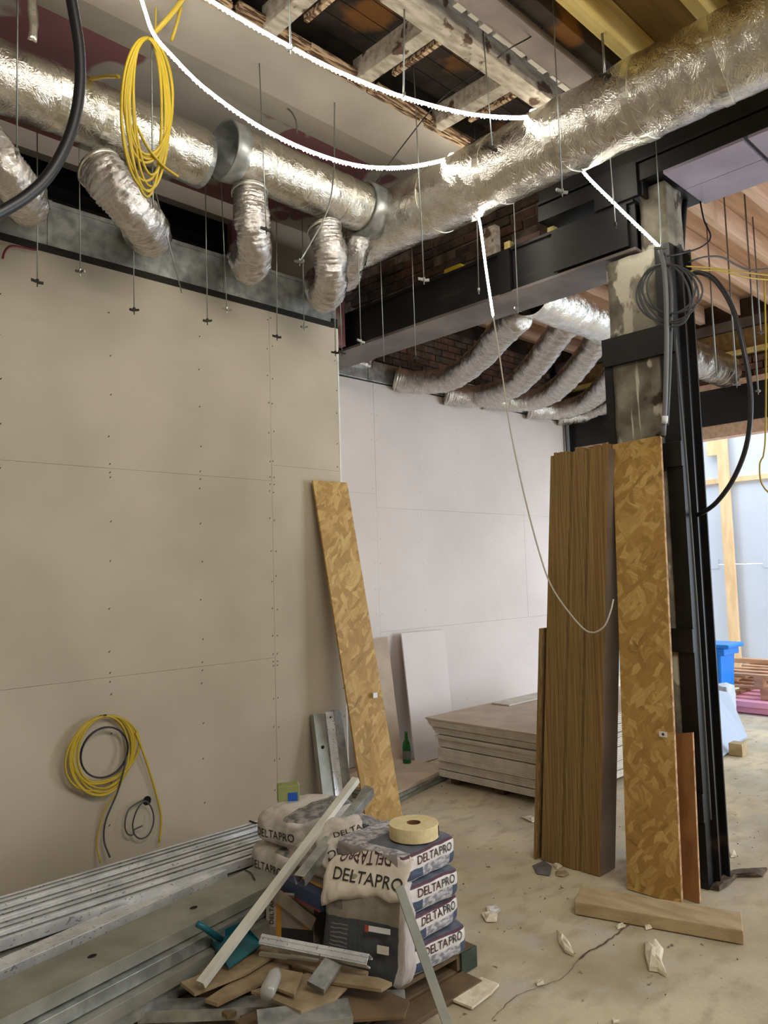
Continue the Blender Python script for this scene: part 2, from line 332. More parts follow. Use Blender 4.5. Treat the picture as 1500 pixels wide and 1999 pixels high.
def screw(b, x, y, z):
    r = .0072 if y < 5 else .005; c = Vector((x, y-.001, z)); vs = [c+Vector((r*math.cos(t)*.55+(.6*r*math.sin(t)), -.001, r*math.sin(t)*.9)) for t in [k*math.pi/3 for k in range(6)]]
    b.add(vs, [(0, 1, 2, 3, 4, 5)])
for x in (.72, 1.34, 1.945, 2.54, 3.08, 3.115, 3.70):
    z = .12
    while z < 3.55:
        if not (.9 < x < 1.0): screw(sb, x+random.uniform(-.008, .008), YW, z+random.uniform(-.02, .02))
        z += .2 if x > 3.05 else .245
    for zz in (1.165, 1.215, 2.365, 2.415): screw(sb, x, YW, zz)
obj('screw_heads', sb, darkmetal, lw, kind='stuff')
obj('dark_notch_block', B().box(3.68, XE, YW-.0015, YW+.05, 3.59, 3.66), darkmetal, lw)  # dark block filling the dark notch at the wall top
bwl = board_wall('wall_back', [(XE, 5.07, 0, 2.5), (XE, 5.07, 2.5, 3.59), (5.07, 7.47, 0, 1.18), (5.07, 7.47, 1.18, 2.37), (5.07, 7.47, 2.37, 3.59),
                              (7.47, XR-.05, 0, 1.18), (7.47, XR-.05, 1.18, 2.37), (7.47, XR-.05, 2.37, 3.59)], YB, gypf)
sb = B()
for x in (4.4, 5.03, 5.1, 5.7, 6.3, 6.9, 7.44, 7.5, 8.1):
    for k in range(15): screw(sb, x+random.uniform(-.01, .01), YB, .15+k*.24)
obj('screw_heads', sb, darkmetal, bwl, kind='stuff')
# unseen seals against light leaks, then the room walls behind the camera
struct('wall_leak_seal', B().box(-1.6, XR+.2, 5.51, 5.6, 0, 4.75), sootboard)  # unseen wall added behind the back wall to stop light leaking in
struct('wall_void_seal', B().box(-1.5, 4.1, 5.0, 5.1, 3.3, 4.75), void)  # unseen dark backing added behind the ceiling void against light leaks
struct('wall_rear', B().box(-1.5, 6.0, -3.1, -3.0, 0, 4.65), plaster)
struct('wall_side', B().box(-1.6, -1.5, -3.1, 5.4, 0, 4.65), plaster)
# upper wall above the plenum
up = thing('wall_upper', None, None, (0, 4.62, 3.6), kind='structure')
obj('plaster_panel', B().box(3.02, 4.1, 4.60, 4.66, 3.6, ZC), pl_top, up)
obj('lintel_board', B().box(-1.5, 3.02, 4.585, 4.66, 4.33, ZC), plaster, up)
obj('void_shade', B().box(-1.5, 3.02, 4.95, 5.0, 3.4, ZC).box(-1.5, 3.02, 4.4, 4.98, 3.55, 3.57), void, up)  # black sheets put where the opening is only in shade
obj('old_beam', B().box(-1.5, 3.02, 4.80, 4.9, 3.95, 4.18), steel, up)
# ceiling
ce = thing('ceiling', None, None, (3, 2, ZC), kind='structure')
obj('plasterboard', B().box(-1.5, 4.1, 2.94, 4.66, ZC, ZC+.03), pl_top, ce)
bk = B()
# shallow sloping bulkhead of the plastered ceiling
bk.extrude([(0, -.01), (.58, -.01), (.58, .002), (.2, .028), (0, .002)], (-1.5, 3.52, ZC), (5.6, 0, 0), (0, -1, 0), (0, 0, -1))
obj('plaster_bulkhead', bk, plaster, ce)
obj('plaster_strip', B().box(-1.5, 4.1, 2.03, 2.17, ZC-.02, ZC+.02), mat('grey_old_plaster', lin(146, 134, 126), lin(124, 113, 106), 3, 8, rough=.9, bump=.2), ce)
# broken plaster edge along the strip
for k in range(40):
    x = -.2+k*.1; bb = B().box(x, x+random.uniform(.05, .11), 2.165, 2.175+random.uniform(0, .022), ZC-.022-random.uniform(0, .008), ZC+.015)
    if k == 0: be = bb
    else: be.add(bb.v, bb.f)
obj('ragged_plaster_edge', be, plaster, ce, kind='stuff')
obj('soot_boarding', B().box(-1.5, 4.15, 2.0, 2.96, 4.66, 4.70), sootboard, ce)
for k in range(7):   # old floorboards above, seen between the noggins
    obj('old_board', B().box(-1.5, 4.15, 2.18+k*.11, 2.18+k*.11+.104, 4.645, 4.66), sootboard, ce)
obj('old_joist', B().box(-1.5, 4.15, 2.27, 2.385, 4.40, 4.60), whitewash, ce, bevel=.004)
obj('dark_gap_strip', B().box(-1.5, 4.15, 1.93, 2.02, 4.47, 4.62), sootboard, ce, bevel=.004)  # dark strip filling the dark gap beside the plaster strip
for k, x in enumerate((.6, 1.35, 2.10, 2.70, 3.34, 3.95)):
    obj('noggin', B().box(x, x+.085, 2.385, 2.91, 4.41, 4.53), whitewash, ce, bevel=.004)
    obj('batten', B().box(x+.11, x+.135, 2.385, 2.72, 4.40, 4.43), lathm, ce)
for k in range(4):
    b = B(); y = 2.875+k*.021
    for q in range(12):
        x = -1.2+q*.45+random.uniform(-.02, .02); b.hexa((x, y+random.uniform(-.004, .004), ZC-.03+random.uniform(0, .012)), (random.uniform(.38, .45), random.uniform(-.006, .006), 0), (0, .016, 0), (0, 0, .03))
    obj('lath', b, lathm, ce)
# new joists and deck
jm = {}
def joist(x0, x1, y, m, nm='joist', z=4.41, h=.2, wd=.062):
    key = (x0, x1, m.name, z, h, wd)
    if key not in jm:
        o = obj(nm, B().box(x0, x1, y-wd/2, y+wd/2, z, z+h), m, ce, bevel=.003); jm[key] = o
    else: piece(jm[key], ce, ((x0+x1)/2, y, z))
for k in range(12): joist(-1.5, 4.15, 1.80-.40*k, newwood)
for k in range(20): joist(4.74, XR-.02, 5.02-.385*k, newpink)
obj('deck_panel', B().box(-1.5, 4.15, -3.1, 1.93, 4.62, 4.65), deckm, ce)
obj('deck_panel', B().box(4.15, XR+.2, -3.1, 5.56, 4.62, 4.65), newpink, ce)
obj('deck_panel', B().box(-1.5, 4.2, 2.9, 5.3, 4.70, 4.73), sootboard, ce)
# brick wall over the back wall, bricks built singly
def bricks(name, wall_pt, along, out, n, courses, z0, L_=.215, H_=.065, D_=.1, mats=(brickm, brickgrey), jit=.006, skip=0):
    w_ = thing(name, None, None, wall_pt, kind='structure'); a = Vector(along); o_ = Vector(out); p0 = Vector(wall_pt)
    tot = n*(L_+.01)
    obj('mortar', B().hexa(p0-o_*D_+Vector((0, 0, z0-p0.z)), a*tot, o_*(D_-.018), (0, 0, courses*(H_+.012))), mortar, w_)
    protos = []
    for m_ in mats:
        b = B().hexa(-a*L_/2-o_*D_/2, a*L_, o_*D_, (0, 0, H_)); protos.append((b, m_))
    made = {}
    for c in range(courses):
        for k in range(n):
            if random.random() < skip: continue
            i = random.randrange(len(mats)) if random.random() < .6 else 0
            cen = p0+a*((k+.5+(.5 if c % 2 else 0))*(L_+.01))-o_*(D_/2+random.uniform(-jit, jit))
            cen.z = z0+c*(H_+.012)+.006
            if k == n-1 and c % 2: continue
            if i not in made:
                b = B(); b.add([v+cen for v in protos[i][0].v], protos[i][0].f); made[i] = obj('brick', b, mats[i], w_, bevel=.004, origin=cen)
            else: piece(made[i], w_, cen)
    return w_
bricks('wall_brick_back', (3.75, 5.5, 3.7), (1, 0, 0), (0, -1, 0), 21, 9, 3.74)
bricks('wall_brick_beam', (4.62, 2.72, 3.94), (0, 1, 0), (-1, 0, 0), 11, 9, 3.94, mats=(brickgrey, brickm), jit=.02, skip=.08)
# stone padstone corner on top of the pillar, concrete pier and its steel jacket
pier = thing('pier', 'rough concrete pier jacketed in black steel, boards leaning on it', 'pillar', (4.34, 2.08, 0))
def rough_box(x0, x1, y0, y1, z0, z1, amp=.008, n=(8, 8, 60)):
    b = B(); idx = {}
    def vid(i, j, k):
        if (i, j, k) not in idx:
            x = x0+(x1-x0)*i/n[0]; y = y0+(y1-y0)*j/n[1]; z = z0+(z1-z0)*k/n[2]
            d = noise.noise_vector(Vector((x*9, y*9, z*7)))*amp + noise.noise_vector(Vector((x*30, y*30, z*25)))*amp*.4
            idx[(i, j, k)] = len(b.v); b.v.append(Vector((x, y, z))+d)
        return idx[(i, j, k)]
    for i in range(n[0]):
        for j in range(n[1]):
            for k, fl_ in ((0, 1), (n[2], 0)):
                q = (vid(i, j, k), vid(i+1, j, k), vid(i+1, j+1, k), vid(i, j+1, k)); b.f.append(q[::-1] if fl_ else q)
    for i in range(n[0]):
        for k in range(n[2]):
            for j, fl_ in ((0, 0), (n[1], 1)):
                q = (vid(i, j, k), vid(i+1, j, k), vid(i+1, j, k+1), vid(i, j, k+1)); b.f.append(q[::-1] if fl_ else q)
    for j in range(n[1]):
        for k in range(n[2]):
            for i, fl_ in ((0, 1), (n[0], 0)):
                q = (vid(i, j, k), vid(i, j+1, k), vid(i, j+1, k+1), vid(i, j, k+1)); b.f.append(q[::-1] if fl_ else q)
    return b
obj('concrete_core', rough_box(4.165, 4.335, 1.96, 2.265, 0, 3.57), pillar, pier, smooth=True)
obj('concrete_stub', rough_box(4.22, 4.43, 1.90, 2.06, 3.57, 3.97, n=(6, 6, 14)), pillar, pier, smooth=True)
def channel(y0, y1, lip):   # steel channel: web on one side, flanges back towards the pier
    s = 1 if y1 > y0 else -1; b = B(); t = .012*s
    b.box(4.17, 4.33, min(y0, y0+t), max(y0, y0+t), 0, lip); b.box(4.155, 4.17, min(y0, y1), max(y0, y1), 0, lip); b.box(4.33, 4.345, min(y0, y1), max(y0, y1), 0, lip)
    return b
obj('steel_channel', channel(1.865, 1.955, 3.57), steel, pier)
obj('steel_channel', channel(2.312, 2.262, 2.95), steel, pier)
obj('steel_channel', B().box(4.348, 4.36, 1.83, 2.28, 0, 3.57), steel, pier)
obj('steel_channel', B().box(4.235, 4.25, 1.835, 1.865, 0, 3.57), steel, pier)
for z0, z1 in ((.35, .5), (1.25, 1.38), (2.28, 2.42), (2.93, 3.10)):
    obj('batten_plate', B().box(4.135, 4.165, 1.86, 2.312, z0, z1), steel, pier, bevel=.002)
# steel beams
def beam_x(name, label, x0, x1, y0, y1, z0, z1, web, soffit=None):
    t = thing(name, label, 'beam', ((x0+x1)/2, (y0+y1)/2, z0))
    obj('bottom_flange', B().box(x0, x1, y0, y1, z0, z0+.02), soffit or steel, t, bevel=.002)
    obj('top_flange', B().box(x0, x1, y0, y1, z1-.02, z1), steel, t, bevel=.002)
    obj('web', B().box(x0+web, x0+web+.014, y0, y1, z0+.02, z1-.02), steel, t)
    obj('web', B().box(x1-web-.014, x1-web, y0, y1, z0+.02, z1-.02), steel, t)
    return t
b1 = beam_x('steel_beam', 'black steel beam resting on the concrete pier and running to the back wall', 4.14, 4.50, 2.06, 5.46, 3.585, 3.90, .02, greysteel)
obj('stiffener', B().box(4.125, 4.15, 2.95, 3.05, 3.60, 3.89), steel, b1); obj('bolt_plate', B().box(4.13, 4.145, 2.1, 2.62, 3.62, 3.88), steel, b1)
b2 = beam_x('steel_beam', 'upper black steel beam with lilac soffit panels, under the silver duct', 4.13, 4.72, -3.0, 2.72, 4.10, 4.44, .03)
obj('packing_box', B().box(4.14, 4.70, -3.0, 2.72, 3.99, 4.09), steel, b2)
for k, (ya, yb) in enumerate(((1.42, 1.87), (.95, 1.40), (.2, .93), (-1, .18))):
    for xa, xb in ((4.14, 4.42), (4.425, 4.70)):
        obj('soffit_panel', B().box(xa, xb, ya+.003, yb-.003, 3.972, 3.99), glosspanel, b2)
obj('end_bracket', B().box(4.12, 4.15, 2.02, 2.3, 3.9, 4.1).box(4.15, 4.5, 2.0, 2.02, 3.9, 4.09), steel, b2)
# downstand and lintel at the far side of the room
ds = thing('trim_1', None, None, (XR, 1, 3.1), kind='structure')
obj('timber_lintel', B().box(XR, XR+.16, -3, 5.4, 3.12, 3.26), newpink, ds)
obj('steel_lintel', B().box(XR-.02, XR+.2, -3, 5.4, 3.26, 3.66), steel, ds)
obj('timber_plate', B().box(XR-.04, XR+.16, -3, 5.4, 3.66, 3.72), newpink, ds)
obj('timber_fascia', B().box(XR-.01, XR+.05, -3, 5.4, 4.04, 4.26), deckm, ds)
obj('timber_edge', B().box(XR-.06, XR+.1, -3, 5.4, 3.99, 4.03), newwood, ds)
obj('steel_edge', B().box(XR-.05, XR+.1, -3, 5.4, 4.27, 4.37), greysteel, ds)
obj('infill', B().box(XR+.08, XR+.12, -3, 5.55, 3.70, 4.66), brickgrey, ds)
pr = None
for c in range(3):
    for k in range(24):
        cen = Vector((XR+.06+random.uniform(-.01, .01), .4+(k+.5*(c % 2))*.225, 3.725+c*.078))
        if pr is None: pr = obj('brick', B().hexa(cen-Vector((.05, .1, 0)), (.1, 0, 0), (0, .205, 0), (0, 0, .065)), brickm, ds, origin=cen)
        else: piece(pr, ds, cen)
# end of the back wall: grey service pipe, dark post
obj('service_pipe', B().cyl((XR-.09, 5.24, 0), (XR-.09, 5.24, 3.7), .022), greyl, None, 'grey vertical service pipe at the end of the pale back wall', 'pipe')
obj('steel_post', B().box(XR-.02, XR+.2, 5.2, 5.46, 0, 3.26), steel, None, 'black steel post at the far end of the back wall', 'post', bevel=.003)
# yard beyond
yw = thing('wall_yard', None, None, (11.6, 3, 0), kind='structure')
for k in range(6):
    for z0, z1 in ((0, 1.72), (1.72, 3.0), (3.0, 4.6)):
        obj('sheet', B().box(11.6, 11.62, -3+k*1.9+.004, -1.1+k*1.9-.004, z0+.003, z1-.003), whitewall, yw)
obj('rail', B().box(11.54, 11.6, -3, 8.2, 2.93, 3.0), postm, yw)
px_ = P(1425, 1100, 0, 11.5)
obj('post', B().box(11.47, 11.54, px_.y-.07, px_.y+.07, 0, 4.6), postm, yw)
obj('post', B().box(11.47, 11.54, px_.y+.07, px_.y+.22, 3.35, 4.3), postm, yw)
obj('ledge', B().box(11.59, 11.6, 4.75, 5.3, 1.66, 1.80), whitewall, yw)
obj('ledge', B().box(11.59, 11.6, 2.6, 4.12, 1.66, 1.80), whitewall, yw)
struct('wall_yard_side', B().box(XR+.2, 11.7, 6.8, 6.9, 0, 4.6), whitewall)
# ------------------------------------------------------------------ ducts
def wrinkle(p, a, s): return noise.noise(p*s)*a+noise.noise(p*s*3.1)*a*.45
def duct_mesh(pts, r, amp=.006, n=48, step=.02, seam=None):
    pp = spline(pts, step)
    return B().tube(pp, duct_r(r, amp), n, caps=False)
def ring(c, d, r, w_=.02, t=.006, n=40):
    """band round a duct"""
    c, d = Vector(c), Vector(d).normalized(); e1 = d.orthogonal().normalized(); e2 = d.cross(e1); b = B()
    for k in range(n):
        a = 2*math.pi*k/n; dr = e1*math.cos(a)+e2*math.sin(a)
        for o_, q in ((-w_/2, -.002), (-w_/2, t), (w_/2, t), (w_/2, -.002)): b.v.append(c+d*o_+dr*(r+q))
    for k in range(n):
        for j in range(4):
            a = k*4+j; e = k*4+(j+1) % 4; b.f.append((a, e, ((k+1) % n)*4+(j+1) % 4, ((k+1) % n)*4+j))
    return b
def band(c, d, rf, w_, tilt, lift=.003, n=48):
    c, d = Vector(c), Vector(d).normalized(); e1 = d.orthogonal().normalized(); e2 = d.cross(e1); b = B()
    for j in range(4):
        s_ = (-w_/2, -w_/2, w_/2, w_/2)[j]; l_ = (-.004, lift, lift, -.004)[j]
        for k in range(n):
            a = 2*math.pi*k/n; dr = e1*math.cos(a)+e2*math.sin(a); cc = c+d*(s_+tilt*math.cos(a)); b.v.append(cc+dr*(rf(0, a, cc+dr*.16)+l_))
    for j in range(3):
        for k in range(n): b.f.append((j*n+k, j*n+(k+1) % n, (j+1)*n+(k+1) % n, (j+1)*n+k))
    return b
def duct_r(r, amp): return lambda t, a, p: r+wrinkle(p, amp, 7)-abs(noise.noise(p*19))*amp*.5
BX, BZ, BR = 3.58, 4.10, .205
d1 = thing('main_duct', 'large foil-wrapped round duct crossing the upper right of the room', 'duct', (BX, 1, BZ-.2))
obj('foil_sleeve', duct_mesh([(BX, -2.9, BZ), (BX, 0, BZ), (BX, 2, BZ), (BX, 4.1, BZ)], BR, .008), foilm, d1, smooth=True)
for y in (-.4, .25, .62, .98, 1.32, 1.68, 2.12, 2.6, 3.1):
    obj('tape_band', band((BX, y, BZ), (0, 1, 0), duct_r(BR, .008), .04, random.uniform(-.05, .05)), tapem, d1, smooth=False)
obj('end_cap', B().cyl((BX, 4.08, BZ), (BX, 4.12, BZ), BR-.01, 32), galv, d1, smooth=False)
SY, SZ, SR = 3.52, 4.12, .155
obj('branch_collar', ring((BX-BR-.0, SY, SZ), (1, 0, 0), SR+.005, .16, .014).tube([(BX-BR-.02, SY, SZ), (BX-BR+.1, SY, SZ)], SR-.01, 32), galv, d1, smooth=True)
d2 = thing('branch_duct', 'short foil-wrapped duct with an open galvanised left end, joining the large duct', 'duct', (2.9, SY, SZ-.16))
obj('foil_sleeve', duct_mesh([(2.335, SY, SZ), (2.8, SY, SZ), (3.30, SY, SZ)], SR, .004), foilm, d2, smooth=True)
b = B(); n = 40
for x, r_ in ((2.26, SR+.012), (2.26, SR-.004), (2.9, SR-.012)):
    for k in range(n): b.v.append(Vector((x, SY+r_*math.cos(2*math.pi*k/n), SZ+r_*math.sin(2*math.pi*k/n))))
for x, r_ in ((2.35, SR+.006),):
    for k in range(n): b.v.append(Vector((x, SY+r_*math.cos(2*math.pi*k/n), SZ+r_*math.sin(2*math.pi*k/n))))
for k in range(n):
    k2 = (k+1) % n; b.f += [(k, k2, n+k2, n+k), (n+k, n+k2, 2*n+k2, 2*n+k), (3*n+k, 3*n+k2, k2, k)]
b.f.append(tuple(range(2*n, 3*n)))
obj('metal_liner', b, galv, d2, smooth=True)
for x in (2.56, 2.78, 2.95, 3.12): obj('tape_band', band((x, SY, SZ), (1, 0, 0), duct_r(SR, .004), .022, random.uniform(-.03, .03), .002), tapem, d2)
d3 = thing('branch_duct', 'long foil-wrapped duct entering from the left edge, behind the yellow cable coil', 'duct', (1, 3.66, 3.92))
obj('foil_sleeve', duct_mesh([(-1.4, 3.63, 4.09), (.8, 3.63, 4.09), (2.17, 3.63, 4.09)], .158, .005), foilm, d3, smooth=True)
obj('end_rim', ring((2.185, 3.65, 4.09), (1, 0, 0), .145, .05, .008).cyl((2.10, 3.65, 4.09), (2.12, 3.65, 4.09), .14, 32), galv, d3, smooth=False)
for x in (.75, 1.35, 1.6): obj('tape_band', band((x, 3.63, 4.09), (1, 0, 0), duct_r(.158, .005), .04, random.uniform(-.03, .03), .002), tapem, d3)
# foil duct beyond the beam
d4 = thing('branch_duct', 'silver foil duct beyond the black beam, feeding the five curved flexible tubes', 'duct', (6, 3.0, 3.6))
obj('foil_sleeve', duct_mesh([(4.64, 3.15, 3.76), (6, 3.15, 3.76), (8.2, 3.15, 3.76)], .17, .008), foilm, d4, smooth=True)
def flex(name, label, group, pts, r, n=30, mt=None, collar=True):
    pp = spline(pts, .0075); N = len(pp); ph = random.uniform(0, 9)
    def rr(t, a, p):
        k = t*N*.0075/.021
        return r*(1+.036*math.sin(2*math.pi*k+1.2*math.sin(a+ph)))+noise.noise(p*14)*.014+noise.noise(p*50)*.007
    t_ = thing(name, label, 'duct', pts[-1], group)
    obj('foil_tube', B().tube(pp, rr, n, caps=True), flexm, t_, smooth=True)
    if collar:
        obj('collar', ring(pp[3], pp[4]-pp[2], r+.003, .02, .004), tapem, t_, smooth=True)
    return t_
FG = 'flexible ducts dropping to the left plenum'
flex('flexible_duct', 'crinkled foil flexible duct at the left edge, behind the black hose', FG, [P(-40, 265, 1, 3.62), P(10, 330, 1, 3.55), P(50, 385, 1, 3.68), P(52, 402, 1, 3.95), P(45, 398, 1, 4.28)], .095)
flex('flexible_duct', 'crinkled foil flexible duct below the yellow cable coil', FG, [P(190, 325, 1, 3.64), P(222, 365, 1, 3.58), P(272, 425, 1, 3.62), P(292, 458, 1, 3.85), P(275, 455, 1, 4.28)], .112)
flex('flexible_duct', 'crinkled foil flexible duct hanging from the short open-ended duct', FG, [P(487, 370, 1, 3.52), P(492, 430, 1, 3.50), P(498, 490, 1, 3.58), P(487, 522, 1, 3.85), P(472, 495, 1, 4.28)], .098)
flex('flexible_duct', 'crinkled foil flexible duct nearest the corner of the left wall', FG, [P(632, 440, 1, 3.52), P(645, 500, 1, 3.50), P(645, 555, 1, 3.60), P(632, 578, 1, 3.85), P(620, 550, 1, 4.28)], .102)
flex('flexible_duct', 'crumpled foil stub hidden between the corner flexible duct and the large duct', None, [P(705, 440, 1, 3.6), P(692, 500, 1, 3.7), P(680, 540, 1, 3.95), P(668, 545, 1, 4.28)], .085)
FG2 = 'flexible ducts curving to the back plenum'
R5 = [([(772, 738, 5.25), (812, 746, 5.1), (880, 738, 4.75), (935, 700, 4.25), (975, 655, 3.75), (1012, 618, 3.3)], 'first from the left of the five flexible ducts over the back wall'),
      ([(868, 768, 5.25), (935, 774, 5.05), (1000, 755, 4.5), (1048, 710, 4.0), (1085, 660, 3.6), (1125, 612, 3.25)], 'second from the left of the five flexible ducts over the back wall'),
      ([(945, 778, 5.25), (1020, 784, 5.0), (1080, 765, 4.6), (1130, 715, 4.0), (1165, 665, 3.6), (1200, 615, 3.25)], 'third from the left of the five flexible ducts over the back wall'),
      ([(1030, 798, 5.25), (1095, 800, 5.0), (1150, 782, 4.6), (1195, 735, 4.0), (1235, 680, 3.5)], 'fourth of the five flexible ducts over the back wall'),
      ([(1090, 812, 5.25), (1150, 808, 5.0), (1200, 785, 4.6), (1240, 745, 4.1), (1270, 700, 3.6)], 'rightmost of the five flexible ducts over the back wall, half hidden by the pier')]
for pts, lab in R5: flex('flexible_duct', lab, FG2, [P(x, y, 1, d) for x, y, d in pts], .115, n=24)
# plenum boxes
pb = thing('plenum_box', 'long galvanised plenum box along the top of the left wall', 'plenum', (1.2, 4.3, 3.6))
def plenum(t, xs, y0, y1, z0, z1, spig, zs, r):
    for a, c in zip(xs[:-1], xs[1:]):
        obj('sheet_section', B().box(a+.002, c-.002, y0, y1, z0, z1), galv, t, bevel=.004)
        obj('seam_strip', B().box(c-.012, c+.012, y0-.006, y0, z0, z1), galv, t)
    obj('lip', B().box(xs[0], xs[-1], y0-.008, y0, z1-.03, z1-.022), galv, t)
plenum(pb, (-1.4, .4, 1.6, 2.75, 3.70), 4.285, 4.58, 3.615, 3.90, None, None, None)
obj('gasket_strip', B().box(-1.5, 3.68, 4.262, 4.30, 3.585, 3.625), darkmetal, pb)
pb2 = thing('plenum_box', 'galvanised plenum box along the top of the pale back wall', 'plenum', (5.8, 5.35, 3.6))
plenum(pb2, (3.75, 5.0, 6.2, 7.4, 8.35), 5.28, 5.49, 3.60, 3.80, None, None, None)
obj('crumpled_foil', rough_box(4.62, 5.02, 5.235, 5.30, 3.72, 3.86, amp=.03, n=(14, 3, 6)), flexm, pb2, smooth=True)
# ------------------------------------------------------------------ LED strips
def led(name, label, pts, gapbeads=.024):
    t = thing(name, label, 'light', pts[0]); pp = spline(pts, .02)
    obj('light_tube', B().tube(pp, .0078, 8), ledm, t, smooth=True)
    b = B(); L_ = 0; nxt = 0; oc = [(1, 0, 0), (-1, 0, 0), (0, 1, 0), (0, -1, 0), (0, 0, 1), (0, 0, -1)]
    for i in range(1, len(pp)):
        L_ += (pp[i]-pp[i-1]).length
        if L_ > nxt:
            nxt += gapbeads; c = pp[i]-Vector((0, 0, .0105))
            b.add([c+Vector(o_)*.0055 for o_ in oc], [(0, 2, 4), (2, 1, 4), (1, 3, 4), (3, 0, 4), (2, 0, 5), (1, 2, 5), (3, 1, 5), (0, 3, 5)])
    obj('diode_beads', b, ledm, t, kind='stuff'); return t
yA = P(1028, 228, 0, 3.47).y
led('led_strip', 'bright white LED strip hung on rods, over the large duct and down to the pier', [P(250, -110, 1, 2.75), P(410, 0, 1, 2.62), P(568, 92, 1, 2.5), P(680, 148, 1, 2.4), P(790, 190, 1, 2.35), P(900, 219, 1, 2.28), P(975, 228, 1, 2.2), P(1033, 227, 0, 3.452),
    (3.51, yA-.01, BZ+BR-.005), (3.60, yA-.04, BZ+BR+.008), (3.72, yA-.08, BZ+.165), (3.80, yA-.1, BZ+.06), P(1137, 332, 0, 3.85), P(1200, 397, 0, 3.92), P(1288, 482, 0, 4.0)])
yB = P(865, 312, 0, 3.44).y
led('led_strip', 'bright white LED strip sagging from the left across the duct, loose end hanging below it', [P(265, -40, 1, 3.0), P(283, 20, 1, 3.0), P(300, 66, 1, 2.95), P(335, 108, 1, 2.9), P(400, 172, 1, 2.85), P(500, 243, 1, 2.8), P(600, 293, 1, 2.75), P(700, 323, 1, 2.72), P(790, 326, 1, 2.72), P(868, 311, 0, 3.45),
    (3.51, yB-.01, BZ+BR-.005), (3.60, yB-.02, BZ+BR+.008), (3.70, yB-.03, BZ+.18), (3.79, yB-.04, BZ+.1), P(930, 400, 0, 3.80), P(938, 440, 0, 3.80), P(950, 530, 0, 3.80), P(963, 616, 0, 3.80)])
tag(obj('flex_cable', B().tube(spline([P(963, 616, 0, 3.80), P(975, 690, 0, 3.8), P(985, 760, 0, 3.8), P(997, 840, 0, 3.79), P(1020, 950, 0, 3.78), P(1048, 1060, 0, 3.77), P(1075, 1140, 0, 3.76), P(1115, 1200, 0, 3.76), P(1150, 1234, 0, 3.77), P(1178, 1225, 0, 3.78), P(1192, 1195, 0, 3.80), P(1198, 1170, 0, 3.83)], .03), .0048, 6), whitec, smooth=True),
    'thin pale cable hanging from the loose LED strip across the plywood strips', 'cable')
# ------------------------------------------------------------------ drop rods with toggles
def rod(px, py, dep, label, top=None, tog='wing', ax=1, bend=None, r=.0032):
    bt = P(px, py, ax, dep); tp = Vector((bt.x+random.uniform(-.03, .03), bt.y+random.uniform(-.03, .03), ZC if bt.y > 2.98 else 4.64)) if top is None else Vector(top)
    t = thing('drop_rod', label, 'rod', bt, 'drop rods')
    pts = [tp, bt] if bend is None else [tp]+[Vector(q) for q in bend]+[bt]
    obj('rod', B().tube(spline(pts, .12) if bend else [tp, tp.lerp(bt, .5), bt], r, 6), zinc, t, smooth=True)
    if tog:
        a = random.uniform(0, 3.1); d = Vector((math.cos(a), math.sin(a), 0)); m_ = darkmetal if tog == 'dark' else zinc; s = Vector((-d.y, d.x, 0))
        b = B().cyl(bt+Vector((0, 0, .002)), bt+Vector((0, 0, .018)), .008, 6)
        b.hexa(bt-d*.028-s*.006+Vector((0, 0, -.004)), d*.026, s*.012, (0, 0, .012)); b.hexa(bt+d*.004-s*.006+Vector((0, 0, .0)), d*.026+Vector((0, 0, .007)), s*.012, (0, 0, .012))
        b.cyl(bt-Vector((0, 0, .02)), bt, .003, 6)
        obj('toggle', b, m_, t)
    return t
RR = [(33, 300, 3.0, 'drop rod at the left edge with its toggle in front of the first flexible duct', 'wing'),
 (520, 450, 3.15, 'drop rod with a dark toggle before the flexible duct under the open duct end', 'dark'),
 (828, 548, 2.6, 'long drop rod ending below the large duct, left of the loose LED strip', 'wing'),
 (962, 292, 2.25, 'drop rod with a dark toggle seen against the middle of the large duct', 'dark'),
 (1098, 376, 1.9, 'drop rod passing in front of the large duct, pale toggle just below it', 'wing'),
 (1012, 606, 2.75, 'drop rod in front of the black beam, between loose LED strip and pier', 'wing'),
 (935, 568, 2.85, 'drop rod hanging right beside the loose LED strip end', 'wing'),
 (705, 668, 3.6, 'slightly bent drop rod in front of the black beam near the wall corner', 'wing'),
 (750, 706, 3.75, 'drop rod ending at the plenum of the back wall, second from the wall corner', None),
 (812, 700, 3.5, 'drop rod ending above the first curved flexible duct of the back wall', 'dark'),
 (73, 552, 3.9, 'drop rod with dark toggle before the left wall, leftmost of its row', 'dark'),
 (157, 532, 3.7, 'drop rod with pale toggle before the left wall, second of its row', 'wing'),
 (262, 607, 3.9, 'drop rod with dark toggle before the left wall, under the yellow coil', 'dark'),
 (405, 628, 3.9, 'drop rod with dark toggle before the left wall, right of the yellow coil', 'dark'),
 (443, 605, 3.85, 'drop rod before the left wall, left of the flexible duct under the open duct end', 'wing'),
 (541, 659, 3.95, 'drop rod with small dark toggle between the two right flexible ducts', 'dark'),
 (594, 640, 3.9, 'drop rod with toggle left of the corner flexible duct', 'wing'),
 (655, 690, 4.0, 'drop rod with dark toggle right at the corner of the left wall', 'dark'),
 (668, 690, 4.1, 'drop rod just past the corner of the left wall', 'dark')]
for x, y, d, lab, tg in RR: rod(x, y, d, lab, tog=tg)
rod(585, 512, 3.15, 'bent drop rod curving to the left, pale toggle above the corner flexible duct', top=P(655, 155, 1, 3.15)+Vector((0, 0, .05)), bend=[P(653, 250, 1, 3.15), P(652, 340, 1, 3.15), P(640, 410, 1, 3.15), P(612, 465, 1, 3.15)], r=.0045)
rod(355, 572, 3.7, 'slanting drop rod with bare end below the yellow coil', top=P(300, 360, 1, 3.6), tog=None)
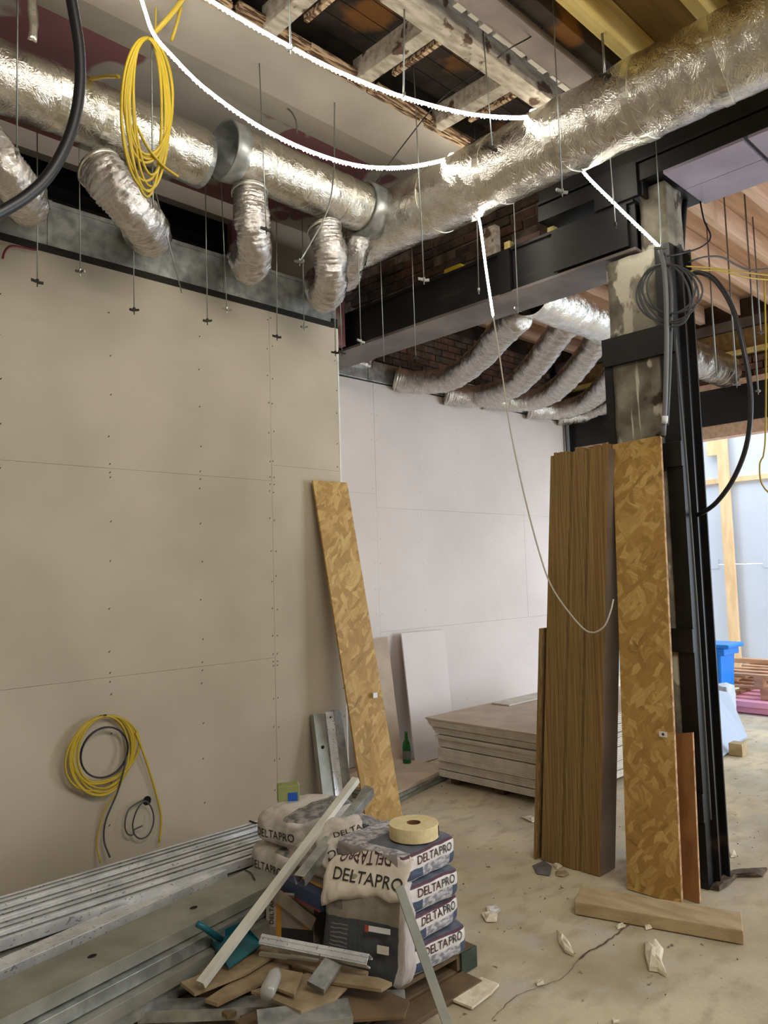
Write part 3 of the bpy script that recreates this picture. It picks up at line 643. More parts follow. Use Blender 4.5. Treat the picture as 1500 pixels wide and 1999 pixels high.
rod(568, 97, 2.5, 'short drop rod holding the upper LED strip at its hook', tog='wing', r=.005)
rod(788, 190, 2.35, 'short drop rod holding the upper LED strip near the old joist', tog='wing', r=.005)
rod(1182, 150, 1.79, 'short drop rod screwed to a new joist above the large duct', top=P(1176, 66, 2, 4.41), tog='dark', r=.007)
rod(1202, 440, 3.9, 'drop rod in front of the black beam, left of the pier LED strip end', top=(3.9, P(1190, 300, 0, 3.9).y, 4.42), ax=0, tog='dark')
rod(1292, 486, 3.99, 'drop rod carrying the end of the LED strip at the head of the pier', top=(3.99, P(1280, 240, 0, 3.99).y, 4.42), ax=0, tog='wing')
for x, y, d, lab in ((1400, 738, 6.0, 'drop rod beyond the pier, nearest to it'), (1439, 752, 6.0, 'drop rod beyond the pier with a bright nut, second from it'), (1481, 765, 6.0, 'drop rod beyond the pier, nearest the right edge'), (1486, 650, 6.6, 'drop rod with short pale toggle high up at the right edge')):
    q_ = P(x, y, 0, d); rod(x, y, d, lab, top=(q_.x, q_.y, 4.625), ax=0, r=.006)
# ------------------------------------------------------------------ cables
def coil(name, label, c, e1, e2, r1, r2, turns, m, rad, jit, tails=(), parts=()):
    """loops of one cable: centre c, in-plane axes e1 (half width r1) and e2 (half height r2)"""
    c, e1, e2 = Vector(c), Vector(e1).normalized(), Vector(e2).normalized(); nrm = e1.cross(e2); pts = []
    K = 22; ph = random.random()*6
    for i in range(turns*K+1):
        a = 2*math.pi*i/K+math.pi/2; k = i/K
        q = 1+jit*math.sin(k*2.4+ph); w_ = 1-jit*.6+jit*1.5*math.sin(k*3.7+ph*2)
        pts.append(c+e1*(r1*w_*math.cos(a)+jit*.5*r1*math.sin(k*5.1))+e2*(r2*q*math.sin(a)-(r2*(q-1)))+nrm*(rad*1.6*math.sin(k*4.3+a*.3)*1.2))
    t = thing(name, label, 'cable', c)
    obj('cable_loops', B().tube(spline(list(tails[0])[::-1]+pts if tails else pts, .03), rad, 7), m, t, smooth=True)
    for nm, q, mm, rr in parts: obj(nm, B().tube(spline(q, .03), rr, 7), mm, t, smooth=True)
    return t
yc = P(289, 208, 1, 3.15)
right = (P(345, 200, 1, 3.15)-P(232, 200, 1, 3.15)).normalized()
yt = coil('cable_coil', 'tall yellow cable coil hanging from the ceiling in front of the left duct', yc, right, (0, 0, 1), .125, .335, 10, yellowc, .0065, .15,
     parts=[('hanging_strand', [P(232, 150, 1, 3.2), P(205, 150, 1, 3.35), P(175, 155, 1, 3.5)], yellowl, .009),
            ('hanging_strand', [P(299, 66, 1, 3.15), P(320, 45, 1, 3.1), P(345, 15, 1, 3.05), P(370, -20, 1, 3.0)], yellowl, .012),
            ('hanging_strand', [P(335, 80, 1, 3.15), P(347, 40, 1, 3.1), P(362, -20, 1, 3.05)], yellowl, .008),
            ('hanging_strand', [P(304, 60, 1, 3.15), P(305, 0, 1, 3.15), P(306, -30, 1, 3.15)], yellowl, .004),
            ('loose_end', [P(266, 245, 1, 3.15), P(290, 290, 1, 3.14), P(320, 325, 1, 3.14), P(348, 345, 1, 3.14)], yellowc, .0065)])
coil_g = B().tube(spline([P(297, 60, 1, 3.18), P(297, 200, 1, 3.18), P(298, 360, 1, 3.2), P(299, 405, 1, 3.22)], .1), .004, 6)
tag(obj('drop_rod', coil_g, zinc, smooth=True), 'drop rod running down through the tall yellow coil', 'rod')
tag(obj('conduit', B().tube(spline([P(306, 60, 1, 3.2), P(340, 30, 1, 3.2), P(380, -10, 1, 3.2)], .05), .008, 6), greyl, smooth=True), 'grey conduit above the tall yellow coil', 'conduit')
tag(obj('foil_strip', rough_box(1.17, 1.21, 3.40, 3.41, 4.17, 4.45, amp=.012, n=(3, 2, 14)), tapem, smooth=True), 'twisted strip of foil tape hanging behind the black hose', 'tape')
tag(obj('rubber_hose', B().tube(spline([P(128, -60, 1, 2.15), P(143, 20, 1, 2.15), P(155, 100, 1, 2.15), P(155, 180, 1, 2.15), P(138, 260, 1, 2.15), P(100, 335, 1, 2.15), P(50, 385, 1, 2.15), P(-30, 432, 1, 2.15)], .03), .0165, 14), blackc, smooth=True),
    'thick black hose sweeping down across the upper left corner', 'hose')
tag(obj('red_cable', B().tube(spline([P(5, 505, 1, 4.24), P(10, 490, 1, 4.22), P(25, 480, 1, 4.22), P(70, 488, 1, 4.24)], .02), .006, 6), redc, smooth=True), 'short dark red cable under the plenum at the left edge', 'cable')
# coil on the left wall
wc = P(203, 1468, 1, 4.22); wr = (1, 0, 0)
coil('cable_coil', 'yellow cable coil hung flat on the left wall above the metal studs', wc, (1, 0, 0), (0, 0, 1), .195, .195, 8, yellowc, .0062, .10,
     parts=[('black_loops', [wc+Vector((.135*math.cos(a), -.012+.004*math.sin(a*.6), -.0+.135*math.sin(a))) for a in [k*.35 for k in range(54)]], blackc, .005),
            ('black_tail', [P(248, 1475, 1, 4.2), P(240, 1510, 1, 4.2), P(228, 1550, 1, 4.22), P(207, 1600, 1, 4.23), P(203, 1640, 1, 4.23), P(215, 1674, 1, 4.2)], greyc, .0052),
            ('yellow_tail', [P(265, 1430, 1, 4.22), P(285, 1485, 1, 4.23), P(305, 1550, 1, 4.24), P(315, 1600, 1, 4.24), P(311, 1645, 1, 4.22)], yellowl, .0065),
            ('yellow_tail', [P(230, 1545, 1, 4.22), P(205, 1580, 1, 4.24), P(190, 1640, 1, 4.24), P(196, 1685, 1, 4.2)], yellowl, .0045),
            ('nail', [wc+Vector((0, .06, .19)), wc+Vector((0, 0, .2)), wc+Vector((0, -.03, .205))], darkmetal, .004)])
h = P(287, 1563, 1, YW)
obj('cable_hole', B().cyl(h+Vector((0, -.0018, 0)), h+Vector((0, .003, 0)), .026, 20), void, lw)
tag(obj('wire_loop', B().tube(spline([h+Vector((0, .03, 0)), P(277, 1563, 1, 4.24), P(252, 1580, 1, 4.23), P(244, 1610, 1, 4.22), P(250, 1629, 1, 4.22), P(262, 1628, 1, 4.22), P(259, 1610, 1, 4.22), P(268, 1580, 1, 4.21), P(284, 1564, 1, 4.21), P(297, 1580, 1, 4.22), P(300, 1605, 1, 4.22), P(290, 1630, 1, 4.22), P(272, 1637, 1, 4.22), P(260, 1622, 1, 4.22), P(278, 1612, 1, 4.22)], .02), .0045, 7), greyc, smooth=True),
    'small grey wire loops poking out of a hole in the left wall', 'cable')
# coil at the head of the pier
pc = P(1305, 570, 0, 3.98)
coil('cable_coil', 'round coil of dark cable hung on the black steel jacket of the pier', pc, (P(1360, 570, 0, 3.98)-P(1250, 570, 0, 3.98)), (0, 0, 1), .165, .155, 6, greyc, .0055, .13)
hb = thing('cable_bundle', 'bundle of grey conduits and black hose dropping down the pier from the coil', 'cable', P(1300, 850, 0, 4.05))
obj('conduit', B().tube(spline([P(1288, 490, 0, 3.95), P(1298, 530, 0, 3.93), P(1302, 640, 0, 3.95), P(1300, 760, 0, 3.97), P(1296, 850, 0, 4.0)], .05), .013, 10), greyl, hb, smooth=True)
obj('conduit', B().tube(spline([P(1296, 495, 0, 3.99), P(1310, 560, 0, 4.0), P(1308, 700, 0, 4.02), P(1302, 830, 0, 4.05)], .05), .012, 10), greyc, hb, smooth=True)
obj('conduit', B().tube(spline([P(1318, 640, 0, 4.08), P(1328, 760, 0, 4.1), P(1340, 900, 0, 4.1), P(1362, 1200, 0, 4.1), P(1388, 1600, 0, 4.12)], .1), .007, 8), greyc, hb, smooth=True)
obj('sleeve', B().cyl(P(1299, 812, 0, 3.97), P(1298, 826, 0, 3.98), .016, 12), whitem, hb, smooth=True)
obj('hose_tail', B().tube(spline([P(1296, 850, 0, 4.0), P(1290, 846, 0, 4.06), P(1284, 850, 0, 4.1)], .02), .012, 8), blackc, hb, smooth=True)
tag(obj('rubber_hose', B().tube(spline([P(1345, 540, 0, 4.08), P(1362, 532, 0, 4.03), P(1395, 545, 0, 3.98), P(1430, 600, 0, 3.95), P(1452, 680, 0, 3.93), P(1466, 770, 0, 3.93), P(1460, 860, 0, 3.95), P(1435, 930, 0, 4.02), P(1400, 980, 0, 4.1), P(1368, 1003, 0, 4.22), P(1352, 1006, 0, 4.3)], .04), .0125, 12), blackc, smooth=True),
    'black hose looping out to the right of the pier', 'hose')
tag(obj('black_conduit', B().tube(spline([P(1338, 392, 0, 4.6), P(1334, 440, 0, 4.55), P(1331, 505, 0, 4.5)], .05), .017, 10), blackc, smooth=True), 'short thick black conduit dropping behind the head of the pier', 'conduit')
tag(obj('thin_wire', B().tube(spline([P(1367, 390, 0, 4.7), P(1375, 430, 0, 4.65), P(1388, 462, 0, 4.55), P(1370, 482, 0, 4.45), P(1330, 495, 0, 4.2), P(1300, 500, 0, 4.1)], .04), .005, 7), blackc, smooth=True), 'thin black wire drooping from the lilac soffit to the pier coil', 'cable')
tag(obj('thin_wire', B().tube(spline([P(1345, 512, 0, 4.1), P(1375, 502, 0, 4.2), P(1410, 502, 0, 4.4), P(1440, 518, 0, 4.6), P(1470, 527, 0, 4.8), P(1520, 522, 0, 5.0)], .04), .005, 7), blackc, smooth=True), 'thin black wire running right from the pier coil across the pale joists', 'cable')
yg = thing('yellow_wires', 'loose yellow wires strung right from the pier under the pale joists', 'cable', P(1400, 530, 0, 4.6))
obj('wire', B().tube(spline([P(1340, 520, 0, 4.3), P(1380, 522, 0, 4.5), P(1440, 530, 0, 4.7), P(1520, 540, 0, 5.0)], .04), .0045, 6), yellowc, yg, smooth=True)
obj('wire', B().tube(spline([P(1340, 530, 0, 4.3), P(1400, 528, 0, 4.5), P(1460, 542, 0, 4.7), P(1520, 548, 0, 5.0)], .04), .0045, 6), yellowc, yg, smooth=True)
obj('wire', B().tube(spline([P(1493, 540, 0, 5.0), P(1496, 700, 0, 5.0), P(1494, 870, 0, 5.0), P(1484, 905, 0, 5.0), P(1488, 945, 0, 5.0), P(1510, 970, 0, 5.0)], .04), .005, 6), yellowl, yg, smooth=True)
tag(obj('thin_wire', B().tube(spline([P(1000, 92, 1, 2.1), P(1050, 62, 1, 2.05), P(1120, -5, 1, 1.9)], .05), .004, 6), blackc, smooth=True), 'thin black wire slanting under the plaster strip of the ceiling', 'cable')
tag(obj('thin_wire', B().tube(spline([P(735, 355, 1, 3.3), P(790, 280, 1, 3.1), P(860, 195, 1, 2.7), P(935, 140, 1, 2.5), P(1000, 92, 1, 2.1)], .05), .004, 6), blackc, smooth=True), 'thin black wire slanting across the old ceiling opening', 'cable')
tag(obj('thin_wire', B().tube(spline([P(552, 208, 2, 4.44), P(566, 215, 2, 4.42), P(578, 235, 2, 4.35), P(580, 262, 2, 4.28)], .03), .004, 6), greyc, smooth=True), 'short dark wire end poking out of the plaster ceiling', 'cable')
# ------------------------------------------------------------------ boards leaning round the pier
def leaning(name, label, cat, b0, b1, t0, t1, thick, m, group=None, nrm=None, extra=None, bevel=.0015):
    """board whose visible face has bottom corners b0,b1 and top corners t0,t1"""
    b0, b1, t0, t1 = map(Vector, (b0, b1, t0, t1)); n = (b1-b0).cross(t0-b0).normalized()
    if n.dot(CAM-b0) > 0: n = -n
    n = n*thick; b = B()
    b.add([b0, b1, t1, t0, b0+n, b1+n, t1+n, t0+n], [(0, 1, 2, 3), (7, 6, 5, 4), (0, 4, 5, 1), (1, 5, 6, 2), (2, 6, 7, 3), (3, 7, 4, 0)])
    o = obj(name, b, m, None, label, cat, group, bevel=bevel)
    bm = bmesh.new(); bm.from_mesh(o.data); bmesh.ops.recalc_face_normals(bm, faces=bm.faces); bm.to_mesh(o.data); bm.free()
    return o
def edge_strip(o, b1, t1, n, m):   # pale cut edge of a board, thin part on its side
    b1, t1, n = Vector(b1), Vector(t1), Vector(n); s = Vector((0, -.0012, 0))
    bb = B().hexa(b1, t1-b1, n, s); obj('cut_edge', bb, m, o)
a0, a1 = P(1225, 1737, 0, 3.88), P(1330, 1752, 0, 3.88); a0.z = a1.z = 0
c0, c1 = P(1196, 868, 0, 4.06), P(1289, 850, 0, 4.06)
o1 = leaning('strand_board', 'tall strand board strip with a white sticker, leaning on the pier', 'board', a0, a1, c0, c1, .022, osbm)
edge_strip(o1, a1+Vector((.001, 0, 0)), c1+Vector((.001, 0, 0)), (.02, 0, 0), osbedge)
s0 = P(1296, 1433, 0, 3.925)
obj('sticker', B().box(s0.x-.006, s0.x-.0045, s0.y-.022, s0.y+.022, s0.z-.014, s0.z+.014), whitem, o1)
obj('sticker_print', B().cyl(s0+Vector((-.0065, 0, 0)), s0+Vector((-.0075, 0, 0)), .007, 12), inkblack, o1)
a0 = P(1333, 1752, 0, 3.96); a1 = P(1366, 1758, 0, 3.96); a0.z = a1.z = 0
o2 = leaning('brown_board', 'short brown board standing right beside the tall stickered strip', 'board', a0, a1, P(1320, 1432, 0, 4.05), P(1352, 1430, 0, 4.05), .018, brownboard)
edge_strip(o2, a1+Vector((.001, 0, 0)), P(1352, 1430, 0, 4.05)+Vector((.001, 0, 0)), (.016, 0, 0), osbedge)
# plywood strips seen edge-on
N_ = 21; y0b, y1b = P(1052, 1677, 0, 3.93).y, P(1170, 1700, 0, 3.93).y; y0t, y1t = P(1075, 883, 0, 4.0).y, P(1192, 870, 0, 4.0).y
for k in range(N_):
    f0, f1 = k/N_, (k+.985)/N_; q = random.random(); xb = 3.93+random.uniform(-.003, .004); zt = P(1130, 878, 0, 4.0).z+random.uniform(-.02, .015)
    if k in (8, 14): xb += .006
    if k == 0: zt = P(1065, 1227, 0, 3.95).z; xb -= .012
    b_ = Vector((xb, y0b+(y1b-y0b)*f0, 0)); b2_ = Vector((xb, y0b+(y1b-y0b)*f1, 0)); fr = zt/2.44
    if k == 0: b_.y += .028; b2_.y += .028
    t_ = Vector((xb+.045*fr, b_.y+((y0t+(y1t-y0t)*f0)-(y0b+(y1b-y0b)*f0))*fr, zt)); t2_ = Vector((xb+.045*fr, b2_.y+((y0t+(y1t-y0t)*f1)-(y0b+(y1b-y0b)*f1))*fr, zt))
    b = B(); d = Vector((.17, .0, 0))
    b.add([b_, b2_, t2_, t_, b_+d, b2_+d, t2_+d, t_+d], [(1, 0, 3, 2), (4, 5, 6, 7), (0, 1, 5, 4), (1, 2, 6, 5), (2, 3, 7, 6), (3, 0, 4, 7)])
    lab = '%s plywood strip from the left in the row standing beside the pier' % ORD[k]
    if k == 0: lab = 'shortest plywood strip, leftmost in the row standing beside the pier'
    if k == N_-1: lab = 'rightmost plywood strip of the standing row, its grey-brown face showing'
    o = obj('plywood_strip', b, plyedge if q < .7 else plyedge2, None, lab, 'board', 'plywood strips standing beside the pier' if 0 < k < N_-1 else None, bevel=.001)
    if k == N_-1:
        bb = B().add([b2_+Vector((.004, -.001, 0)), b2_+d+Vector((0, -.001, 0)), t2_+d+Vector((0, -.001, 0)), t2_+Vector((.004, -.001, 0)), b2_+Vector((.004, .0015, 0)), b2_+d+Vector((0, .0015, 0)), t2_+d+Vector((0, .0015, 0)), t2_+Vector((.004, .0015, 0))],
              [(0, 1, 2, 3), (7, 6, 5, 4), (0, 4, 5, 1), (3, 2, 6, 7), (1, 5, 6, 2), (0, 3, 7, 4)]); obj('film_face', bb, plyface, o)
# strand board against the left wall corner
o3 = leaning('strand_board', 'tall strand board strip leaning on the corner of the left wall', 'board', (3.565, 3.90, 0), (3.865, 3.86, 0), P(611, 937, 1, 4.21), P(678, 942, 1, 4.21), .018, osbm)
q = (Vector((3.83, 3.965, .67)))
p_ = P(731, 1357, 1, 3.985)
obj('sticker', B().box(p_.x-.02, p_.x+.02, p_.y-.012, p_.y-.004, p_.z-.017, p_.z+.017), whitem, o3)
# beam offcut on the floor
A_ = P(1123, 1785, 2, 0); B_ = P(1453, 1845, 2, 0); u = B_-A_; v = Vector((-u.y, u.x, 0)).normalized()*-.155
v = (P(1140, 1727, 2, .058)-P(1123, 1758, 2, .058)); v.z = 0; v = Vector((.19, .08, 0))
pl = B().hexa(A_, u, v, (0, 0, .062)); tag(obj('timber_offcut', pl, plankm, bevel=.004), 'thick pale timber plank lying on the floor before the pier', 'plank')
# ------------------------------------------------------------------ gypsum stack and boards at the back wall
zz = .055; NS = 34; t_ = .0128
for k, (x, y) in enumerate(((4.86, 3.3), (4.86, 3.75), (4.86, 4.2))):
    tag(obj('timber_bearer', B().box(x, x+2.2, y, y+.09, 0, .05), darkpallet, bevel=.003), ['dark timber bearer under the near edge of the gypsum stack', 'dark timber bearer under the middle of the gypsum stack', 'dark timber bearer under the far left end of the gypsum stack'][k], 'timber')
off = 0; sh = None
for k in range(NS):
    fr = k/NS
    dx = -.075*max(0, (fr-.62)/.38)**1.0 + random.uniform(-.004, .004); dy = .07*max(0, (fr-.62)/.38)
    if k in (4, 9, 17, 22, 24, 28): off = {4: .012, 9: -.006, 17: .016, 22: -.01, 24: .02, 28: 0}[k]; zz += .0075
    cx, cy = 4.80+dx+off, 3.22+dy+off*.5
    if sh is None:
        sh = B().box(0, 2.4, 0, 1.15, 0, t_-.0014)
    b = B().add([v_+Vector((cx, cy, zz)) for v_ in sh.v], sh.f)
    m_ = gypback if k == NS-1 else gypedge
    obj('gypsum_board', b, m_, None, 'top board of the large gypsum board stack, brown back upward' if k == NS-1 else 'gypsum board in the large stack by the back wall, %s from the top' % ORD[NS-1-k], 'board', None if k == NS-1 else 'gypsum boards in the large stack', bevel=.0012)
    zz += t_
tag(obj('gypsum_offcut', B().box(5.55, 7.0, 4.18, 4.38, zz+.001, zz+.013), gypedge, bevel=.001), 'pale narrow gypsum offcut on the back edge of the large stack', 'offcut')
# low stack on the floor against the back wall
bx = Vector((4.13, 4.22, 0)); ux = (P(868, 1523, 2, 0)-bx); ux = ux.normalized(); vy = Vector((-ux.y, ux.x, 0))
for k in range(3):
    b = B().hexa(bx+Vector((.01*k, .01*k, .0+k*.028)), ux*.92, vy*.62, (0, 0, .026)); obj('gypsum_board', b, [galvdull, galv, gypback][k], None, ['lowest metal-edged sheet of the low stack behind the strand board', 'middle metal-edged sheet of the low stack behind the strand board', 'dusty brown board on top of the low stack behind the strand board'][k], 'board', bevel=.002)
leaning('gypsum_offcut', 'narrow brown gypsum offcut leaning on the back wall beside the strand board', 'board', P(715, 1515, 1, 4.95), P(787, 1490, 1, 4.95), P(700, 1250, 1, 5.27), P(757, 1243, 1, 5.27), .0125, gypback)
leaning('gypsum_offcut', 'pale gypsum offcut leaning on the back wall, left edge in shadow', 'board', P(812, 1492, 1, 4.88), P(890, 1470, 1, 4.95), P(784, 1236, 1, 5.20), P(868, 1229, 1, 5.26), .0125, gypf)
# bottle
bp = P(795, 1490, 1, 4.8); b = B(); prof = [(.036, 0), (.037, .01), (.037, .14), (.033, .17), (.016, .205), (.0135, .255), (.0155, .26), (.0155, .27), (.0, .271)]
n = 20
for r_, z_ in prof:
    for k in range(n): b.v.append(bp+Vector((r_*math.cos(2*math.pi*k/n), r_*math.sin(2*math.pi*k/n), z_)))
for i in range(len(prof)-1):
    for k in range(n): b.f.append((i*n+k, i*n+(k+1) % n, (i+1)*n+(k+1) % n, (i+1)*n+k))
bt = thing('bottle', 'green glass bottle standing by the leaning gypsum offcuts', 'bottle', bp)
obj('glass', b, greenglass, bt, smooth=True)
lb = B(); lb.cyl(bp+Vector((0, 0, .04)), bp+Vector((0, 0, .11)), .0378, 20); obj('label_band', lb, slate, bt, smooth=False)
# ------------------------------------------------------------------ steel studs
def cprofile(wd, h, lip=.008, t=.002):
    """C stud lying web up: width along e1, height along -e2"""
    return [(0, 0), (wd, 0), (wd, -h), (wd-lip, -h), (wd-lip, -h+t), (wd-t, -h+t), (wd-t, -t), (t, -t), (t, -h+t), (lip, -h+t), (lip, -h), (0, -h)]
def stud(name, label, a, ax, side, wd, h, m, cat='stud', group=None, holes=(), roll=0, ribs=False, lip=.008):
    a, ax = Vector(a), Vector(ax); d = ax.normalized(); e1 = Vector(side).normalized(); e1 = (e1-d*e1.dot(d)).normalized(); e2 = d.cross(e1)
    if e2.z < 0: e2 = -e2
    if roll: R_ = Matrix.Rotation(roll, 3, d); e1 = R_ @ e1; e2 = R_ @ e2
    o = obj(name, B().extrude(cprofile(wd, h, lip), a, ax, e1, e2), m, None, label, cat, group, bevel=.0012)
    bm = bmesh.new(); bm.from_mesh(o.data); bmesh.ops.recalc_face_normals(bm, faces=bm.faces); bm.to_mesh(o.data); bm.free()
    for hh in holes:
        c = a+d*hh+e1*wd*.5+e2*.0008; b = B(); n_ = 20
        vs = [c+d*(.019*math.cos(2*math.pi*k/n_))+e1*(.014*math.sin(2*math.pi*k/n_)) for k in range(n_)]
        b.add(vs, [tuple(range(n_))]); obj('service_hole', b, void, o)
    if ribs:
        b = B()
        for q_ in (.25, .75): b.hexa(a+e1*(wd*q_-.0035), ax, e1*.007, e2*.003)
        obj('rib', b, m, o)
    return o
for k in range(7):
    y = 3.47+k*.069; z = .285+(.004 if k % 2 else -.004)
    stud('steel_stud', 'bright printed steel stud, %s of seven lying along the left wall' % ['nearest to the room', 'second from the front', 'third from the front', 'in the middle', 'third from the wall', 'second from the wall', 'nearest to the wall'][k],
         (.35, y+.064, z-.045), (2.38+random.uniform(-.01, .02), random.uniform(-.004, .004), 0), (0, 1, 0), .064, .045, galvprint, roll=math.pi, lip=.021)
for k in range(7):
    stud('steel_stud', 'steel stud in the lower layer under the printed studs, %s from the room side' % ORD[k], (.35, 3.46+k*.07, .222), (2.36, 0, 0), (0, 1, 0), .064, .045, galvdull, group='lower layer studs along the left wall')
for i, x in enumerate((.7, 1.5, 2.3)): tag(obj('timber_bearer', B().box(x, x+.1, 3.38, 3.98, 0, .188), darkpallet), 'dark timber bearer under the stud pile, %s' % ('left', 'middle', 'right')[i], 'timber')
tag(obj('strap', B().box(2.66, 2.668, 3.465, 3.96, .283, .2905), darkmetal), 'dark binding strap across the right end of the printed studs', 'strap')
uD = Vector((1.24, .23, 0)).normalized(); sD = Vector((-uD.y, uD.x, 0))
base = Vector((.91, 2.82, .30))-uD*.6
stud('steel_stud', 'long dull steel stud between the printed studs and the holed stud', base+sD*.40+Vector((0, 0, -.04)), uD*1.98, sD, .10, .05, galvprint)
stud('steel_stud', 'dull steel stud tucked just behind the wide holed stud', base+sD*.265+Vector((0, 0, -.06)), uD*1.95, sD, .10, .05, galvdull)
stud('steel_stud', 'wide grey steel stud with three round service holes along its top', base, uD*2.05, sD, .24, .05, galvdull, holes=(.6+.42, .6+.92, .6+1.42))
stud('steel_stud', 'steel stud under the front edge of the wide holed stud', base+Vector((.01, -.035, -.055)), uD*2.02, sD, .20, .05, galv)
stud('steel_stud', 'steel stud third in the pile below the wide holed stud', base+Vector((.03, -.075, -.11)), uD*1.98, sD, .22, .05, galvdull)
stud('steel_stud', 'steel stud fourth in the pile below the wide holed stud', base+Vector((.05, -.05, -.17)), uD*1.9, sD, .22, .05, galv)
for i, x in enumerate((.5, 1.5)): tag(obj('timber_bearer', B().hexa(base+uD*x+Vector((.05, .0, -.30)), uD*.1, sD*.4, (0, 0, .075)), darkpallet), ('left', 'right')[i]+' dark timber bearer beneath the holed stud pile', 'timber')
tag(obj('strap', B().tube(spline([P(478, 1698, 2, .305), P(490, 1704, 2, .306), P(497, 1716, 2, .306), P(500, 1730, 2, .27)], .02), .003, 6), blackc), 'black strap round the right end of the holed stud', 'strap')
# loose profiles
stud('steel_profile', 'loose small galvanised profile pointing to the lower left corner', P(143, 1985, 2, .06), P(430, 1836, 2, .14)-P(143, 1985, 2, .06), (0, 1, 0), .045, .02, galv, cat='profile')
# studs standing against the wall corner
for k, (xa, xb, ya, m_, lb_) in enumerate(((612, 632, 1394, galvdull, 'dull steel stud leaning on the left wall beside the strand board, with a hole'), (636, 651, 1390, galvprint, 'bright white-faced steel stud leaning between two dull ones'), (652, 667, 1386, galv, 'narrow dark steel stud leaning closest to the strand board'))):
    tp = P(xa, ya, 1, 4.21); tp2 = P(xb, ya-3, 1, 4.21); bt_ = P(xa+28, 1600, 1, 4.0); bt_.z = 0; wd = (tp2-tp).length
    o = stud('steel_stud', lb_, bt_, tp-bt_, (1, -.0, 0), wd, .04, m_, ribs=(k == 1))
    if k == 0:
        c = bt_.lerp(tp, .72)+Vector((wd*.5, -.003, 0)); obj('service_hole', B().cyl(c, c+Vector((0, -.002, 0)), .012, 12), void, o)
    if k == 1:
        c = bt_.lerp(tp, .95)+Vector((wd*.5, -.003, 0)); obj('service_hole', B().cyl(c, c+Vector((0, -.002, 0)), .007, 12), void, o)
# ------------------------------------------------------------------ sacks
def nodes_bag(name, kind):
    m = bpy.data.materials.new(name); m.use_nodes = True; nt = m.node_tree; N = nt.nodes; L = nt.links; p = N['Principled BSDF']; p.inputs['Roughness'].default_value = .55
    at = N.new('ShaderNodeAttribute'); at.attribute_name = 'lc'; sp = N.new('ShaderNodeSeparateXYZ'); L.new(at.outputs['Vector'], sp.inputs[0]); X, Y, Z = sp.outputs
    def cmp(s, v, gt=True):
        n = N.new('ShaderNodeMath'); n.operation = 'GREATER_THAN' if gt else 'LESS_THAN'; L.new(s, n.inputs[0]); n.inputs[1].default_value = v; return n.outputs[0]
    def mul(a, b):
        n = N.new('ShaderNodeMath'); n.operation = 'MULTIPLY'; L.new(a, n.inputs[0]); L.new(b, n.inputs[1]); return n.outputs[0]
    def mx(f, a, b):
        n = N.new('ShaderNodeMix'); n.data_type = 'RGBA'; L.new(f, n.inputs[0])
        for i, s in ((6, a), (7, b)):
            if isinstance(s, tuple): n.inputs[i].default_value = s
            else: L.new(s, n.inputs[i])
        return n.outputs[2]
    def noi(sc_, lo, hi, c1, c2, det=6):
        n = N.new('ShaderNodeTexNoise'); n.inputs['Scale'].default_value = sc_; n.inputs['Detail'].default_value = det; L.new(at.outputs['Vector'], n.inputs['Vector'])
        r = N.new('ShaderNodeValToRGB'); r.color_ramp.elements[0].position = lo; r.color_ramp.elements[1].position = hi; r.color_ramp.elements[0].color = c1; r.color_ramp.elements[1].color = c2; L.new(n.outputs['Fac'], r.inputs[0]); return r.outputs[0]
    white = noi(3, .35, .65, lin(214, 208, 206), lin(228, 222, 216)); marb = noi(7, .42, .58, lin(128, 126, 136), lin(196, 194, 198), 9)
    if kind == 'stack':
        slate_ = noi(3, .4, .6, lin(84, 92, 108), lin(100, 106, 118)); blue = lin(62, 76, 100)
        low = mx(cmp(X, -.35, False), mx(cmp(X, .62), marb, blue), blue)
        low = mx(cmp(Z, .12, False), low, white)
        front = mx(cmp(Z, .47, False), white, low)
        top = mx(mul(cmp(X, -.75), cmp(Y, .2, False)), marb, slate_)
        side = mx(cmp(Z, .5), lin(120, 110, 104), lin(150, 144, 140))
        col = mx(cmp(Z, .93), mx(cmp(Y, -.82, False), side, front), top)
        col = mx(mul(mul(cmp(Z, .88), cmp(Z, .97, False)), cmp(Y, -.9, False)), col, lin(92, 60, 74))
    elif kind == 'crumple':
        col = noi(1.6, .42, .6, lin(216, 209, 200), lin(176, 168, 156), 4)
        col = mx(mul(cmp(X, .2), cmp(Z, .9)), col, noi(4, .4, .6, lin(96, 98, 100), lin(160, 154, 148)))
    else:   # standing sack
        face = mx(cmp(Z, .60, False), noi(3, .4, .6, lin(150, 142, 126), lin(134, 126, 112)), lin(72, 76, 80))
        face = mx(mul(mul(cmp(X, -.78), cmp(X, -.5, False)), mul(cmp(Z, .68), cmp(Z, .80, False))), face, lin(108, 104, 96))
        w2 = N.new('ShaderNodeTexWave'); w2.bands_direction = 'Z'; w2.inputs['Scale'].default_value = 8; L.new(at.outputs['Vector'], w2.inputs[0])
        lines = mul(mul(cmp(w2.outputs['Fac'], .8), cmp(X, -.35, False)), mul(mul(cmp(Z, .25), cmp(Z, .56, False)), cmp(X, -.85)))
        face = mx(lines, face, lin(130, 130, 126))
        col = mx(cmp(X, .86), face, noi(6, .4, .6, lin(186, 178, 176), lin(206, 198, 194)))
    L.new(col, p.inputs['Base Color'])
    n = N.new('ShaderNodeTexNoise'); n.inputs['Scale'].default_value = 3.2; n.inputs['Detail'].default_value = 5; n.inputs['Distortion'].default_value = .8; L.new(at.outputs['Vector'], n.inputs['Vector'])
    b = N.new('ShaderNodeBump'); b.inputs['Strength'].default_value = .45; b.inputs['Distance'].default_value = .012; L.new(n.outputs['Fac'], b.inputs['Height']); L.new(b.outputs[0], p.inputs['Normal'])
    return m
